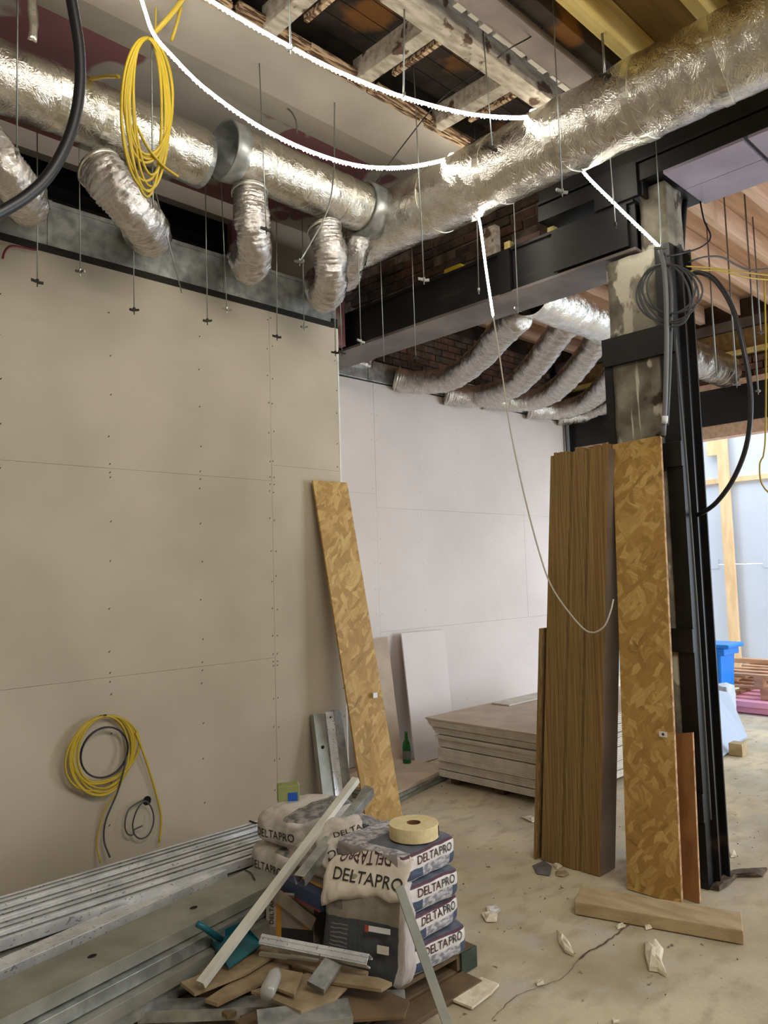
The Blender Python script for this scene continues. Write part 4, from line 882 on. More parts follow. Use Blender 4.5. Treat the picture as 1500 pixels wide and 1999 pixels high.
bagS, bagC, bagU = nodes_bag('sack_paper_striped', 'stack'), nodes_bag('sack_paper_crumpled', 'crumple'), nodes_bag('sack_paper_upright', 'up')
def sack(M, W, L, H, seed, amp=.006, k=7, n=22, bulge=.1, slump=0):
    """pillow-like sack: M places local (x width, y depth, z up) into the room"""
    b = B(); b.lc = []; seen = {}
    def vert(x, y, z):
        key = (round(x, 5), round(y, 5), round(z, 5))
        if key in seen: return seen[key]
        c = Vector((x, y, z)); mx_ = max(abs(x), abs(y), abs(z)); nk = (abs(x)**k+abs(y)**k+abs(z)**k)**(1/k); s = c*(mx_/nk)
        bz = 1+bulge*(1-x*x)*(1-y*y)*(1 if z > 0 else .2)
        p = Vector((s.x*W/2, s.y*L/2, (s.z*bz+1)*H/2))
        if slump: p.z -= slump*(x*x+y*y)*.5*(p.z/H)
        w_ = noise.noise_vector(p*7+Vector((seed*3.1, seed, 0)))*amp+noise.noise_vector(p*19+Vector((seed, 0, 5)))*amp*.55+noise.noise_vector(p*45+Vector((seed, 2, 5)))*amp*.22
        p = p+w_
        if p.z < .001: p.z = .001
        i = len(b.v); b.v.append(M @ p); b.lc.append((x, y, (z+1)/2)); seen[key] = i; return i
    g = [-1+2*i/n for i in range(n+1)]
    for fx in range(6):
        for i in range(n):
            for j in range(n):
                a, a2, c, c2 = g[i], g[i+1], g[j], g[j+1]
                q = {0: lambda u, v: (u, v, 1), 1: lambda u, v: (v, u, -1), 2: lambda u, v: (u, -1, v), 3: lambda u, v: (v, 1, u), 4: lambda u, v: (1, u, v), 5: lambda u, v: (-1, v, u)}[fx]
                b.f.append((vert(*q(a, c)), vert(*q(a2, c)), vert(*q(a2, c2)), vert(*q(a, c2))))
    return b
FONT = {}
def glyphs(txt, size, sx=1.0, shear=0):
    cu = bpy.data.curves.new('t', 'FONT'); cu.body = txt; cu.size = size; cu.align_x = 'LEFT'; cu.offset = size*.004; cu.shear = shear; cu.resolution_u = 3
    o = bpy.data.objects.new('t', cu); sc.collection.objects.link(o); dg = bpy.context.evaluated_depsgraph_get(); me = o.evaluated_get(dg).to_mesh()
    vs = [Vector((v.co.x*sx, v.co.y, 0)) for v in me.vertices]; fs = [tuple(p.vertices) for p in me.polygons]
    bpy.data.objects.remove(o); return vs, fs
def lettering(parent, surf, txt, org, ex, ey, m, size, sx=1.0, name='lettering', lift=.0035, x0=0):
    """lays text onto the surface mesh surf (a B): origin, baseline dir, up dir"""
    org, ex, ey = Vector(org), Vector(ex).normalized(), Vector(ey).normalized(); nrm = ex.cross(ey).normalized()
    vs, fs = glyphs(txt, size, sx); tree = BVHTree.FromPolygons(surf.v, surf.f) if surf else None; b = B(); out = []
    for v in vs:
        p = org+ex*(v.x+x0)+ey*v.y
        if tree:
            h_ = tree.ray_cast(p+nrm*.12, -nrm, .3)
            if h_[0] is not None: p = h_[0]+nrm*lift
        else: p = p+nrm*lift
        out.append(p)
    # thin solid letters: front only
    b.add(out, fs); obj(name, b, m, parent)
    return max([v.x for v in vs]+[0])+x0
def place(c, yaw, tilt=None):
    M = Matrix.Translation(Vector(c)) @ Matrix.Rotation(yaw, 4, 'Z')
    return M @ tilt if tilt is not None else M
def logo(o, b, M, x, y, z, size, sx, ex=(1, 0, 0), ey=(0, 0, 1), two=True):
    R3 = M.to_3x3(); org = M @ Vector((x, y, z)); e1, e2 = R3 @ Vector(ex), R3 @ Vector(ey)
    w_ = lettering(o, b, 'DELTA', org, e1, e2, letter if two else inkblack, size, sx)
    lettering(o, b, 'PRO', org, e1, e2, letter2 if two else inkblack, size, sx, x0=w_+size*.06)
# pallet
pt = thing('pallet', 'dark timber pallet with a green block, under the sacks', 'pallet', (2.2, 2.75, 0))
for k in range(6): obj('slat', B().box(1.65, 2.70, 2.28+k*.17, 2.28+k*.17+.12, .072, .09), darkpallet, pt, bevel=.002)
for x in (1.70, 2.12, 2.58): obj('bearer', B().box(x, x+.10, 2.28, 3.25, .02, .072), darkpallet, pt, bevel=.002)
obj('block', B().box(2.60, 2.705, 2.27, 2.36, .0, .088), greenblock, pt, bevel=.003)
obj('bottom_board', B().box(1.75, 2.60, 2.16, 2.27, 0, .02), darkpallet, pt, bevel=.002)
obj('bottom_board', B().box(1.6, 2.70, 2.29, 2.38, 0, .019), darkpallet, pt, bevel=.002)
# front stack of four
for k in range(4):
    yaw = (-.06, .03, -.02, .05)[k]+.02; c = (2.425+(.03, .0, -.01, -.005)[k], 2.50+(.0, .012, .0, .02)[k], .092+k*.122)
    M = place((c[0]+.015, c[1]-.03, c[2]), yaw); b = sack(M, .37, .42, .122, 3+k, amp=.007, bulge=.05)
    t = thing('sack', 'striped cement sack in the front stack of four, %s' % ('at the very bottom', 'second from the bottom', 'third from the bottom', 'topmost, a paper roll on it')[k], 'sack', c)
    obj('paper_bag', b, bagS, t, smooth=True)
    logo(t, b, M, -.10, -.21, .070, .050, .92)
# paper tape roll
rc = P(808, 1608, 2, .64); rc.z = .588
rl = thing('paper_roll', 'cream roll of paper joint tape lying on the front sack stack', 'roll', rc)
n = 48; b = B()
for r_, z_ in ((.03, .0), (.108, .0), (.108, .058), (.03, .058)):
    for k in range(n): b.v.append(rc+Vector((r_*math.cos(2*math.pi*k/n), r_*math.sin(2*math.pi*k/n), z_)))
for i in range(4):
    for k in range(n): b.f.append((i*n+k, i*n+(k+1) % n, ((i+1) % 4)*n+(k+1) % n, ((i+1) % 4)*n+k))
obj('wound_paper', b, papertape, rl, bevel=.002); 
b = B()
for r_, z_ in ((.0285, .003), (.0305, .003), (.0305, .0585), (.0285, .0585)):
    for k in range(n): b.v.append(rc+Vector((r_*math.cos(2*math.pi*k/n), r_*math.sin(2*math.pi*k/n), z_)))
for i in range(4):
    for k in range(n): b.f.append((i*n+k, i*n+(k+1) % n, ((i+1) % 4)*n+(k+1) % n, ((i+1) % 4)*n+k))
obj('cardboard_core', b, card, rl)
b = B()
for j in range(3):
    a = -1.05+j*.06; b.cyl(rc+Vector((.1085*math.cos(a), .1085*math.sin(a), .008)), rc+Vector((.1085*math.cos(a), .1085*math.sin(a), .05)), .0014, 5)
obj('print_mark', b, letter, rl)
# middle crumpled sacks
MID = [((2.50, 2.98, .092), .25, 'crumpled pale sack at the bottom behind the upright sack'), ((2.52, 2.96, .215), .1, 'crumpled pale sack in the middle layer behind the upright sack'), ((2.48, 2.93, .338), -.1, 'crumpled pale sack third up behind the upright sack')]
for i, (c, yaw, lab) in enumerate(MID):
    M = place(c, yaw); b = sack(M, .36, .46, .122, 20+i, amp=.012); t = thing('sack', lab, 'sack', c); obj('paper_bag', b, bagC, t, smooth=True)
c = (2.42, 2.76, .45); M = place(c, -.55, Matrix.Rotation(.30, 4, 'X')); b = sack(M, .36, .36, .13, 31, amp=.020, k=4, bulge=.25, slump=.05)
t = thing('sack', 'crumpled half-empty sack slumped on top between the rear and front stacks', 'sack', c); obj('paper_bag', b, bagC, t, smooth=True)
R3 = M.to_3x3(); logo(t, b, M, -.14, -.17, .13, .06, .9, (1, .1, 0), (0, 1, .2), two=False); logo(t, b, M, -.10, -.06, .13, .05, .9, (1, .1, 0), (0, 1, .2), two=False)
# rear-left pair
for i, (c, yaw, lab) in enumerate((((2.50, 3.22, .092), 1.42, 'full sack at the bottom of the rear pile beside the printed studs'), ((2.49, 3.22, .25), 1.5, 'full sack in the middle of the rear pile, printed end to the studs'), ((2.51, 3.21, .405), 1.38, 'rounded full sack on top of the rear pile beside the printed studs'))):
    M = place(c, -yaw); b = sack(M, .36, .48, .155 if i < 2 else .16, 41+i, amp=.010, k=4.2, bulge=.14); t = thing('sack', lab, 'sack', c); obj('paper_bag', b, bagC, t, smooth=True)
    logo(t, b, M, -.13, -.24, .05, .055, .9, two=False)
# small green and blue carton on the rear pile
gb = Vector((2.475, 3.32, .565)); gM = place(gb, -.55)
t = thing('small_carton', 'small green and blue carton on top of the rear sack pile', 'box', gb)
def mbox(M, x0, x1, y0, y1, z0, z1):
    b = B().box(x0, x1, y0, y1, z0, z1); b.v = [M @ v for v in b.v]; return b
obj('carton_body', mbox(gM, -.055, .055, -.04, .04, 0, .085), mat('green_carton', lin(122, 138, 60), lin(146, 150, 96), 12, rough=.5, bump=0), t, bevel=.003)
obj('blue_panel', mbox(gM, -.005, .045, -.0415, -.039, .004, .05), mat('blue_print', lin(24, 84, 180), None, rough=.5, bump=0), t)
obj('white_panel', mbox(gM, .0545, .057, -.025, .04, .002, .083), whitem, t)
# upright sack with folded top
A0, B0 = Vector((2.055, 2.575, .075)), Vector((2.195, 2.225, .075)); ux = (B0-A0).normalized(); nn = Vector((ux.y, -ux.x, 0))
if nn.dot(CAM-A0) < 0: nn = -nn
upv = Vector((0, 0, 1)); lean = Matrix.Rotation(math.radians(7), 3, ux)
up2 = (lean @ upv); 
if up2.dot(nn) > 0: up2 = Matrix.Rotation(math.radians(-7), 3, ux) @ upv
back = -(up2.cross(ux) if up2.cross(ux).dot(nn) > 0 else ux.cross(up2))
M = Matrix((ux, back, up2)).transposed().to_4x4(); M.translation = (A0+B0)/2+back*.075
b = sack(M, .385, .12, .42, 51, amp=.010, k=6, bulge=0)
t = thing('sack', 'upright grey and slate sack with its top folded over, leaning on the others', 'sack', (2.17, 2.53, .075))
obj('paper_bag', b, bagU, t, smooth=True)
R3 = M.to_3x3()
obj('info_label', (lambda q: (setattr(q, 'v', [M @ v for v in q.v]), q)[1])(B().box(.03, .13, -.082, -.078, .225, .245)), whitem, t)
obj('price_label', (lambda q: (setattr(q, 'v', [M @ v for v in q.v]), q)[1])(B().box(.075, .125, -.083, -.079, .15, .18)), gypedge, t)
obj('red_mark', (lambda q: (setattr(q, 'v', [M @ v for v in q.v]), q)[1])(B().box(.02, .036, -.084, -.080, .222, .246)), mat('red_ink', lin(170, 70, 50), None, bump=0), t)
# folded white flap: sheet running over the top and down the face
fb = B(); nu, nv = 26, 22; fl_pts = {}
for j in range(nv+1):
    for i in range(nu+1):
        x = -.185+.37*i/nu; s = j/nv
        # cross-section: crest behind, over the top, down the front
        yy = .06-.155*s; zt_ = .40+.125*math.sin(min(1, .15+s*1.2)*math.pi*.52)*(1-max(0, s-.40)*2.3) - .02*abs(x/.175)**2+.018*(x/.175)
        if s > .9: yy += (s-.9)*.25
        w_ = noise.noise_vector(Vector((x*11, s*3.5, 2.2)))*.017+noise.noise_vector(Vector((x*28, s*9, 7)))*.007
        fb.v.append(M @ (Vector((x+.012*math.sin(s*5), yy, zt_-.06*max(0, s-.6)*(1-.9*(x+.175)/.35)))+w_))
for j in range(nv):
    for i in range(nu):
        a = j*(nu+1)+i; fb.f.append((a, a+nu+1, a+nu+2, a+1))
fo = obj('folded_top', fb, mat('white_sack_paper', lin(226, 216, 200), lin(206, 196, 182), 9, rough=.6, bump=.15), t, smooth=True)
sd = fo.modifiers.new('solid', 'SOLIDIFY'); sd.thickness = .004
R3 = M.to_3x3()
lettering(t, fb, 'DELTAPRO', M @ Vector((-.15, -.08, .405)), R3 @ Vector((1, 0, -.05)), R3 @ Vector((0, .45, 1)), inkblack, .070, .95, lift=.005)
lettering(t, fb, 'DELTAPRO', M @ Vector((.11, -.005, .50)), R3 @ Vector((-1, 0, 0)), R3 @ Vector((0, -.9, -.3)), letter, .055, .9, lift=.005)
# ------------------------------------------------------------------ cartons in front of the sacks
def carton(name, label, M, w_, d, h, mats, open_top=False):
    t = thing(name, label, 'box', M.translation.copy()); q = .004
    for nm, (x0, x1, y0, y1, z0, z1), mm in (('front_panel', (-w_/2, w_/2, -d/2, -d/2+q, 0, h), mats[0]), ('rear_panel', (-w_/2, w_/2, d/2-q, d/2, 0, h), mats[1]), ('side_panel', (-w_/2, -w_/2+q, -d/2+q, d/2-q, 0, h), mats[1]), ('side_panel', (w_/2-q, w_/2, -d/2+q, d/2-q, 0, h), mats[1]), ('base_panel', (-w_/2+q, w_/2-q, -d/2+q, d/2-q, 0, q), mats[1])):
        obj(nm, mbox(M, x0, x1, y0, y1, z0, z1), mm, t)
    return t
beige = mat('beige_carton', lin(168, 156, 140), lin(150, 138, 122), 8, rough=.6, bump=.05); orange = mat('orange_print', lin(206, 150, 64), None, rough=.5, bump=0); navy = mat('navy_print', lin(54, 72, 112), lin(46, 62, 98), 6, rough=.45, bump=0)
cwhite = mat('white_carton', lin(206, 200, 190), lin(190, 184, 174), 8, rough=.55, bump=.03); dkgrey = mat('dark_grey_print', lin(52, 52, 50), None, rough=.5, bump=0)
def frame(o, x, z):   # local axes from three real points: origin, along width, up
    o, x, z = map(Vector, (o, x, z)); ex = (x-o).normalized(); ez = (z-o); ez = (ez-ex*ez.dot(ex)).normalized(); ey = ez.cross(ex); m_ = Matrix((ex, ey, ez)).transposed().to_4x4(); m_.translation = o; return m_, (x-o).length, ((z-o)-ex*(z-o).dot(ex)).length
# lower carton standing on the pallet corner: face corners from the photograph's planes
o_ = P(518, 1858, 1, 2.96); x_ = P(612, 1868, 1, 2.72); z_ = P(533, 1742, 1, 2.96)
M, wq, hq = frame(o_, x_, z_); M2 = M.copy(); M2.translation = M @ Vector((wq/2, .09, 0))
t = carton('carton', 'open white and orange carton standing on edge left of the upright sack', M2, wq, .17, hq, (cwhite, beige))
obj('base_print', mbox(M2, -wq/2+.001, wq/2-.001, -.0865, -.085, .0, hq*.42), dkgrey, t); obj('beige_print', mbox(M2, -wq/2+.001, -wq/2+.06, -.0875, -.086, .0, hq*.42), beige, t)
obj('orange_print', mbox(M2, -wq/2+.058, -wq/2+.085, -.0885, -.087, hq*.2, hq*.95), orange, t); obj('beige_print', mbox(M2, -wq/2+.085, wq/2-.002, -.087, -.0855, hq*.42, hq*.97), beige, t)
obj('orange_print', mbox(M2, wq/2-.05, wq/2-.01, -.0885, -.087, hq*.42, hq*.52), orange, t)
R3 = M2.to_3x3(); lettering(t, None, 'DELTAPRO', M2 @ Vector((-wq/2+.045, -.088, hq*.46)), R3 @ Vector((0, 0, 1)), R3 @ Vector((-1, 0, 0)), inkblack, .034, .85, lift=.002)
fm = mbox(M2, -wq*.38, wq*.62, -.105, -.100, 0, .055); Rr = Matrix.Rotation(math.radians(28), 4, M2.to_3x3() @ Vector((0, 1, 0))); pv = M2 @ Vector((-wq*.38, -.1, hq*.93)); sh_ = pv-(M2 @ Vector((-wq*.38, -.1, 0)))
fm.v = [pv+(Rr.to_3x3() @ (v+sh_-pv)) for v in fm.v]; obj('flap', fm, beige, t)
# upper navy carton lying tilted on top
o_ = P(548, 1716, 2, .34); x_ = P(624, 1756, 2, .37)
ex = (x_-o_).normalized(); ez = Vector((.15, .1, 1)); ez = (ez-ex*ez.dot(ex)).normalized(); ey = ez.cross(ex)
M = Matrix((ex, ey, ez)).transposed().to_4x4(); M.translation = o_.lerp(x_, .5)+ey*.09-ez*.05; wq = (x_-o_).length
t = carton('carton', 'navy and orange carton lying tilted on the white one', M, wq, .17, .055, (navy, navy))
obj('lid', mbox(M, -wq/2, wq/2, -.085, .085, .055, .059), navy, t); obj('beige_print', mbox(M, -wq/2+.02, wq/2-.02, -.01, .084, .059, .0605), beige, t)
obj('orange_print', mbox(M, -wq/2+.03, wq/2-.06, -.018, .004, .0605, .0615), orange, t); obj('orange_print', mbox(M, -wq/2+.03, wq/2-.04, .06, .074, .0605, .0615), orange, t)
obj('red_edge', mbox(M, -wq/2, wq/2, -.0865, -.085, -.001, .006), mat('red_print', lin(150, 50, 66), None, bump=0), t)
# ------------------------------------------------------------------ white bars, loose profiles and offcuts
wb0 = P(383, 1914, 2, .20); wb1 = P(688, 1516, 1, 2.93)
stud('steel_profile', 'long white steel channel propped diagonally against the sack pile', wb0, wb1-wb0, (1, -.6, .4), .038, .028, whitebar, cat='profile')
b = B(); d = (wb1-wb0).normalized()
for k in range(3): c = wb0+d*(.05+.032*k); b.hexa(c+Vector((.004, -.004, .0045)), d*.006, Vector((.02, -.012, .008)), Vector((0, 0, .002)))
g0, g1 = P(574, 1708, 1, 2.70), P(712, 1536, 1, 2.93)
stud('steel_profile', 'galvanised steel channel lying just right of the white channel', g0, g1-g0, (1, -.6, .2), .05, .045, galv, cat='profile')
g0, g1 = P(640, 1640, 1, 2.85), P(712, 1532, 1, 3.02)
stud('steel_profile', 'short galvanised profile whose end sticks up beside the white channel', g0, g1-g0, (1, -.5, .1), .035, .03, galvdull, cat='profile')
g0, g1 = P(772, 1735, 1, 2.22), P(868, 2010, 1, 2.03)
stud('steel_profile', 'flat grey steel profile leaning across the front sacks to the floor', g0, g1-g0, (1, -.3, 0), .040, .006, galvdull, cat='profile')
# floor-level channels
a_ = P(268, 1975, 2, .10); c_ = P(792, 1955, 2, .10)
stud('steel_profile', 'long galvanised channel with a bright edge lying along the bottom of the pile', a_, c_-a_, (.3, .9, 0), .085, .045, galv, cat='profile')
a_ = P(505, 2010, 2, .14); c_ = P(690, 1985, 2, .13)
stud('steel_profile', 'wide short galvanised channel at the bottom edge of the photo', a_, c_-a_, (.2, .9, .1), .11, .04, galv, cat='profile')
a_ = P(505, 1862, 2, .19); c_ = P(716, 1905, 2, .19)
stud('steel_profile', 'slotted galvanised track lying before the upright sack', a_+Vector((0, 0, .04)), c_-a_, (.1, .5, .3), .04, .045, galvprint, cat='profile', ribs=True)
stud('steel_profile', 'thin pale profile projecting left from under the slotted track', P(505, 1861, 2, .17), P(620, 1875, 2, .17)-P(505, 1861, 2, .17), (0, 1, 0), .02, .012, whitebar, cat='profile')
a_ = P(600, 1915, 2, .20); c_ = P(635, 1868, 2, .23)
stud('steel_offcut', 'small bright folded steel offcut lying on the strand offcuts', a_, c_-a_, (1, -.4, 0), .075, .02, galv, cat='offcut')
# small plastic bottle piece
a_ = P(520, 1942, 2, .19); c_ = P(541, 1893, 2, .21)
b = B().tube([a_, a_.lerp(c_, .15), a_.lerp(c_, .7), a_.lerp(c_, .88), c_], lambda t, a, p: (.024, .03, .03, .02, .012)[min(4, int(t*4+.5))], 16)
tag(obj('plastic_vial', b, clearfilm, smooth=True), 'clear plastic container lying on brown board offcuts', 'container')
# brown offcut strips
def slab(name, label, pts, z, th, m, cat='offcut', tilt=(0, 0)):
    c = [P(x, y, 2, z) for x, y in pts]; c0 = c[0]
    c = [v+Vector((0, 0, (v.x-c0.x)*tilt[0]+(v.y-c0.y)*tilt[1])) for v in c]; n_ = len(c); b = B()
    b.add(c+[v+Vector((0, 0, th)) for v in c], [tuple(range(n_)), tuple(range(n_, 2*n_))]+[(i, (i+1) % n_, (i+1) % n_+n_, i+n_) for i in range(n_)])
    o = obj(name, b, m, None, label, cat, bevel=.0012); bm = bmesh.new(); bm.from_mesh(o.data); bmesh.ops.recalc_face_normals(bm, faces=bm.faces); bm.to_mesh(o.data); bm.free(); return o
brown = mat('brown_fibre_board', lin(164, 144, 114), lin(140, 120, 92), 12, 6, rough=.85, bump=.15); brown2 = mat('dark_brown_fibre_board', lin(112, 84, 58), lin(92, 66, 44), 12, 6, rough=.85, bump=.15)
slab('board_strip', 'brown board strip nearest the teal dustpan', [(322, 1897), (345, 1925), (440, 1880), (520, 1840), (505, 1815), (410, 1860)], .13, .014, brown)
slab('board_strip', 'long brown board strip running under the white channel', [(352, 1924), (380, 1946), (480, 1905), (545, 1865), (520, 1845), (440, 1890)], .145, .014, brown)
slab('board_strip', 'brown board strip third from the dustpan, half under the vial', [(400, 1958), (425, 1966), (510, 1925), (570, 1890), (545, 1870), (480, 1905)], .12, .014, brown)
slab('board_strip', 'dark brown board panel on the floor left of the board strips', [(285, 1925), (310, 1895), (350, 1930), (392, 1966), (380, 1975), (300, 1960)], .06, .012, brown2)
slab('board_offcut', 'small square brown offcut beneath the clear vial', [(540, 1895), (592, 1905), (575, 1948), (528, 1930)], .165, .012, brown)
slab('board_offcut', 'pointed brown board offcut lying lowest in front of the pile', [(490, 1940), (600, 1905), (680, 1930), (655, 1955), (588, 1980)], .14, .012, brown)
slab('board_offcut', 'long brown board offcut right of the bright steel offcut', [(628, 1900), (740, 1915), (766, 1925), (745, 1938), (640, 1922)], .155, .014, brown)
slab('board_offcut', 'brown board offcut lying beneath the slotted track', [(570, 1865), (720, 1902), (716, 1912), (640, 1910), (560, 1880)], .15, .012, brown)
slab('board_offcut', 'brown scrap half hidden behind the dustpan', [(470, 1800), (520, 1790), (525, 1850), (500, 1850)], .08, .012, brown2)
slab('board_offcut', 'dark scrap on the pallet under the long board offcut', [(640, 1925), (745, 1935), (800, 1960), (790, 1990), (650, 1999)], .095, .012, darkpallet)
tag(obj('plastic_wrap', rough_box(1.50, 1.66, 2.80, 2.98, .0, .06, amp=.03, n=(10, 10, 4)), clearfilm, smooth=True), 'crumpled clear plastic wrap in the bottom left of the pile', 'wrap')
tag(obj('green_scrap', rough_box(1.62, 1.66, 2.93, 2.97, .06, .09, amp=.01, n=(4, 4, 3)), leafgreen, smooth=True), 'tiny green scrap on the crumpled plastic wrap', 'scrap')
# dustpan
dp = thing('dustpan', 'teal plastic dustpan on the board strips beside the holed studs', 'dustpan', P(455, 1850, 2, .17))
c = [P(410, 1842, 2, .20), P(446, 1892, 2, .175), P(512, 1845, 2, .175), P(474, 1814, 2, .20)]
def wall_(a, b2, h, h2=None):
    q = B(); h2 = h if h2 is None else h2; q.add([a, b2, b2+Vector((0, 0, h2)), a+Vector((0, 0, h)), a+Vector((.003, .003, 0)), b2+Vector((.003, .003, 0)), b2+Vector((.003, .003, h2)), a+Vector((.003, .003, h))], [(0, 1, 2, 3), (7, 6, 5, 4), (0, 3, 7, 4), (1, 5, 6, 2), (3, 2, 6, 7), (0, 4, 5, 1)]); return q
b = B().add(c+[v+Vector((0, 0, .004)) for v in c], [(3, 2, 1, 0), (4, 5, 6, 7), (0, 1, 5, 4), (1, 2, 6, 5), (2, 3, 7, 6), (3, 0, 4, 7)]); obj('pan', b, teal, dp)
obj('side_wall', wall_(c[0], c[1], .03, .008), teal, dp); obj('side_wall', wall_(c[3], c[2], .03, .008), teal, dp); obj('back_wall', wall_(c[0], c[3], .032), teal, dp)
hs = (c[0]+c[3])/2+Vector((0, 0, .03)); he = P(385, 1803, 2, .345)
obj('handle', B().tube([P(432, 1834, 2, .225), P(414, 1822, 2, .27), P(398, 1810, 2, .325), he], .013, 10), teal, dp, smooth=True)
# ------------------------------------------------------------------ floor debris
def lump(name, label, pts, h, m, cat='debris', amp=.01):
    c = [P(x, y, 2, 0) for x, y in pts]; cx = sum((v for v in c), Vector())/len(c); n_ = len(c); b = B(); rings = 4
    for r_ in range(rings):
        f_ = (1, .96, .7, .3)[r_]; zz_ = (0, .5, .9, 1)[r_]*h
        for v in c: q = cx+(v-cx)*f_; b.v.append(Vector((q.x, q.y, .001+zz_*(.7+.5*abs(noise.noise(q*30)))))+noise.noise_vector(q*25+Vector((0, 0, r_)))*amp*(r_ > 0))
    for r_ in range(rings-1):
        for k in range(n_): b.f.append((r_*n_+k, r_*n_+(k+1) % n_, (r_+1)*n_+(k+1) % n_, (r_+1)*n_+k))
    b.f.append(tuple((rings-1)*n_+k for k in range(n_))); b.f.append(tuple(reversed(range(n_))))
    return obj(name, b, m, None, label, cat)
lump('plaster_chunk', 'elongated white plaster chunk on the floor below the timber plank', [(1262, 1840), (1280, 1838), (1296, 1858), (1292, 1880), (1303, 1910), (1285, 1898), (1268, 1896), (1260, 1868)], .035, whitepl)
lump('plaster_chunk', 'pointed white plaster shard standing at the floor crack', [(1086, 1818), (1098, 1832), (1115, 1850), (1122, 1868), (1104, 1860), (1092, 1842)], .03, whitepl)
lump('plaster_chunk', 'small white curled scrap on the floor right of the sack stack', [(940, 1786), (955, 1782), (972, 1788), (970, 1800), (950, 1800)], .02, whitepl)
lump('plastic_scrap', 'small translucent scrap touching the white curled scrap', [(950, 1772), (970, 1768), (978, 1778), (968, 1788), (952, 1784)], .02, clearfilm)
slab('gypsum_offcut', 'flat cream plasterboard offcut on the floor beside the pallet', [(884, 1956), (940, 1911), (975, 1925), (960, 1942), (922, 1971)], .005, .010, whitepl)
lump('slate_chip', 'grey flat chip at the foot of the plywood strips', [(1040, 1690), (1062, 1682), (1078, 1692), (1074, 1710), (1048, 1706)], .015, slate)
lump('wood_chip', 'brown wood chip beside the grey chip under the plywood strips', [(1085, 1702), (1105, 1700), (1112, 1706), (1100, 1712), (1086, 1710)], .012, brown)
lump('plaster_chunk', 'pale crumb at the grey chip under the plywood strips', [(1080, 1688), (1092, 1684), (1098, 1692), (1088, 1698)], .012, whitepl)
lump('plaster_chunk', 'small crumb where the floor crack meets the timber plank', [(1203, 1808), (1218, 1803), (1222, 1810), (1206, 1815)], .012, whitepl)
lump('plaster_chunk', 'small pale crumb touching the front of the timber plank', [(1258, 1808), (1272, 1806), (1276, 1812), (1262, 1816)], .014, whitepl)
lump('plaster_chunk', 'tiny pale crumb in the lower floor near the bottom edge', [(1195, 1992), (1205, 1990), (1210, 1996), (1198, 1999)], .012, whitepl)
lump('plaster_chunk', 'tiny pale crumb left end of the floor crack', [(1046, 1918), (1058, 1914), (1062, 1922), (1050, 1925)], .012, whitepl)
lump('paper_scrap', 'flat white paper scrap on the floor below the gypsum stack', [(1018, 1595), (1035, 1592), (1052, 1600), (1040, 1606)], .006, whitepl)
lump('plaster_chunk', 'white chip on the floor behind the black steel of the pier', [(1425, 1665), (1436, 1663), (1438, 1672), (1428, 1674)], .02, whitepl)
b = B(); protos = 0
for k in range(260):   # grit scattered on the slab
    x, y = random.uniform(1.8, 7), random.uniform(.6, 4.6); s = random.uniform(.002, .006)
    b.hexa((x, y, 0), (s, s*.4, 0), (-s*.4, s, 0), (0, 0, s*.8))
obj('grit', b, crackm, floor, kind='stuff')
for k, c in enumerate(((1340, 4), (1425, 9))):
    pass
lump('dirt_heap', 'swept dirt and rubble at the foot of the pier', [(1385, 1735), (1400, 1718), (1425, 1705), (1450, 1700), (1500, 1697), (1490, 1712), (1440, 1712), (1425, 1728), (1405, 1740)], .03, mat('dirt', lin(112, 96, 78), lin(78, 66, 54), 20, rough=1, bump=.5), amp=.014)
# loose pieces on the black beam
for k, (x, y, m_, lab, s) in enumerate(((995, 478, newwood, 'pale wood block on top of the black beam', (.05, .05, .09)), (1080, 452, newwood, 'small pale block on the beam near the pier head', (.05, .05, .07)), (1035, 470, brickm, 'broken brick on top of the black beam between two pale blocks', (.1, .2, .075)),
      (888, 522, yellowl, 'yellow scrap block on the black beam', (.08, .16, .07)), (850, 545, whitewash, 'pale splinter lying on the black beam', (.02, .16, .015)), (960, 440, whitewash, 'pale upright timber stub behind the loose LED strip', (.06, .10, .25)))):
    c = P(x, y, 0, 4.25); c.z = 3.902
    tag(obj('scrap_block', B().box(4.22, 4.22+s[0], c.y-s[1]/2, c.y+s[1]/2, 3.902, 3.902+s[2]), m_, bevel=.003), lab, 'block')
# ------------------------------------------------------------------ yard things
def pallet(label, x, y, z, m, yaw=0, L_=1.2, W_=1.0):
    t = thing('pallet', label, 'pallet', (x, y, z))
    for k in range(3): obj('slat', B().box(x, x+L_, y+k*(W_-.1)/2, y+k*(W_-.1)/2+.10, z+.09, z+.12), m, t)
    for k in range(5): obj('slat', B().box(x+k*(L_-.1)/4, x+k*(L_-.1)/4+.1, y, y+W_, z+.12, z+.142), m, t)
    for i in range(3):
        for k in range(3): obj('block', B().box(x+i*(L_-.1)/2, x+i*(L_-.1)/2+.1, y+k*(W_-.1)/2, y+k*(W_-.1)/2+.1, z+.022, z+.09), m, t)
        obj('runner', B().box(x, x+L_, y+i*(W_-.1)/2, y+i*(W_-.1)/2+.1, z, z+.022), m, t)
    return t
x0 = 9.25
for k in range(2): tag(obj('foam_board', B().box(x0-.05*k, x0+1.4, 2.5, 3.86+.03*k, .001+k*.075, .072+k*.075), pinkm, bevel=.01), ('lower', 'upper')[k]+' pink foam board under the pallets in the yard', 'board')
pallet('lower timber pallet on the pink foam boards in the yard', 9.35, 2.9, .152, palletm)
pallet('upper timber pallet of the yard stack', 9.32, 2.95, .296, palletm)
tag(obj('timber_batten', B().box(10.3, 10.4, 3.2, 4.25, .44, .50), palletm, bevel=.004), 'single timber batten resting on the yard pallets', 'timber')
bp = P(1400, 1335, 2, .40)
bx_, by_ = 8.95, P(1390, 1300, 0, 8.95).y
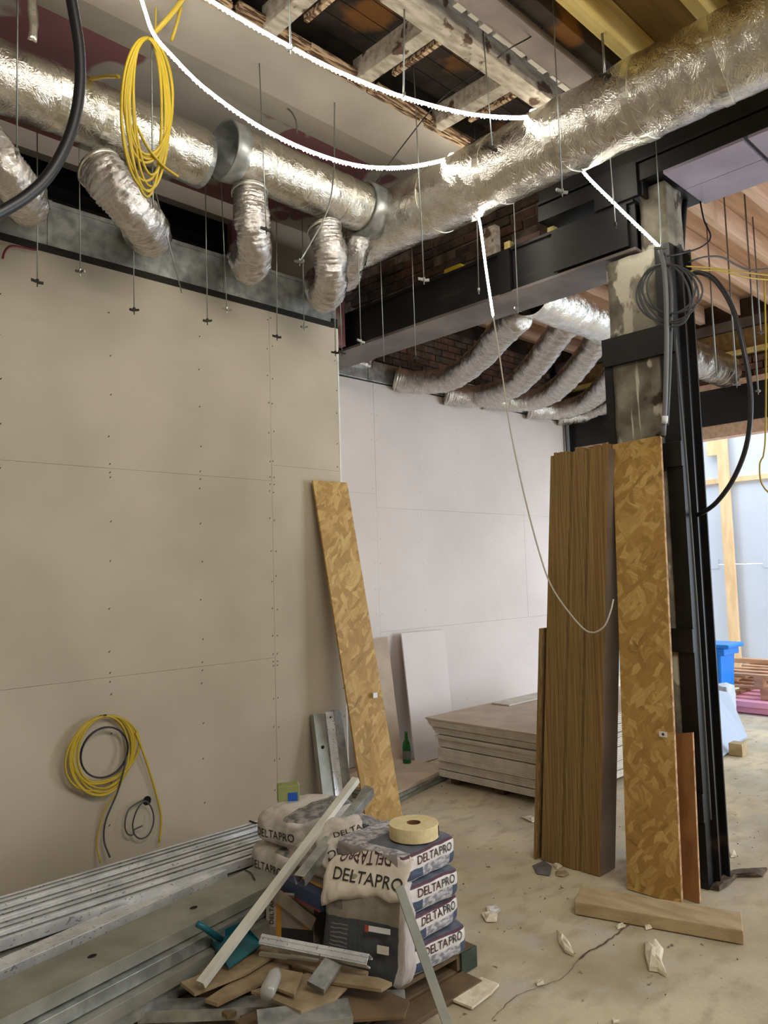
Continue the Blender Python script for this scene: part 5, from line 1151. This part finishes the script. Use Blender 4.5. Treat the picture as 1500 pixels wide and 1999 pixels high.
bn = thing('wheelie_bin', 'bright blue plastic bin half hidden behind the pier', 'bin', (bx_, by_, 0))
b = B(); b.add([(bx_-.16, by_-.16, .0), (bx_+.16, by_-.16, 0), (bx_+.16, by_+.2, 0), (bx_-.16, by_+.2, 0), (bx_-.2, by_-.2, .78), (bx_+.2, by_-.2, .78), (bx_+.2, by_+.24, .78), (bx_-.2, by_+.24, .78)], [(3, 2, 1, 0), (4, 5, 6, 7), (0, 1, 5, 4), (1, 2, 6, 5), (2, 3, 7, 6), (3, 0, 4, 7)])
obj('bin_body', b, bluep, bn, bevel=.02); obj('lid', B().box(bx_-.22, bx_+.22, by_-.30, by_+.26, .78, .83), bluep, bn, bevel=.02); obj('rim', B().box(bx_-.21, bx_+.21, by_-.24, by_+.25, .70, .78), bluep, bn, bevel=.01)
obj('hinge', B().box(bx_-.15, bx_+.15, by_+.0, by_+.22, .83, .87), bluep, bn, bevel=.01)
wp = [P(1408, 1474, 0, 7.6), P(1462, 1438, 0, 8.0), P(1422, 1345, 0, 8.5), P(1380, 1345, 0, 8.2), P(1370, 1480, 0, 7.5)]
bq = [P(1413, 1476, 2, .02), P(1460, 1438, 2, .03), P(1424, 1352, 0, 8.15), P(1392, 1345, 0, 8.0), P(1375, 1470, 2, .02)]
nrm_ = (bq[1]-bq[0]).cross(bq[2]-bq[0]).normalized()
if nrm_.dot(CAM-bq[0]) > 0: nrm_ = -nrm_
b = B().add(bq+[v+nrm_*.02 for v in bq], [(0, 1, 2, 3, 4), (9, 8, 7, 6, 5)]+[(i, (i+1) % 5, (i+1) % 5+5, i+5) for i in range(5)])
tag(obj('white_sheet', b, mat('blue_grey_board', lin(176, 188, 206), None, rough=.7, bump=0)), 'white sheet of board leaning tilted in the yard opening', 'board')
b = P(1437, 1476, 2, 0); tag(obj('timber_block', B().box(b.x, b.x+.12, b.y-.06, b.y+.06, 0, .11), plankm, bevel=.003), 'small timber block beside the tilted white sheet', 'block')
tag(obj('plastic_wrap', rough_box(8.2, 8.4, P(1405, 1340, 0, 8.3).y-.12, P(1405, 1340, 0, 8.3).y+.1, .0, P(1405, 1337, 0, 8.3).z, amp=.03, n=(6, 6, 8)), whitewall, smooth=True), 'crumpled white wrapping at the foot of the blue bin', 'wrap')
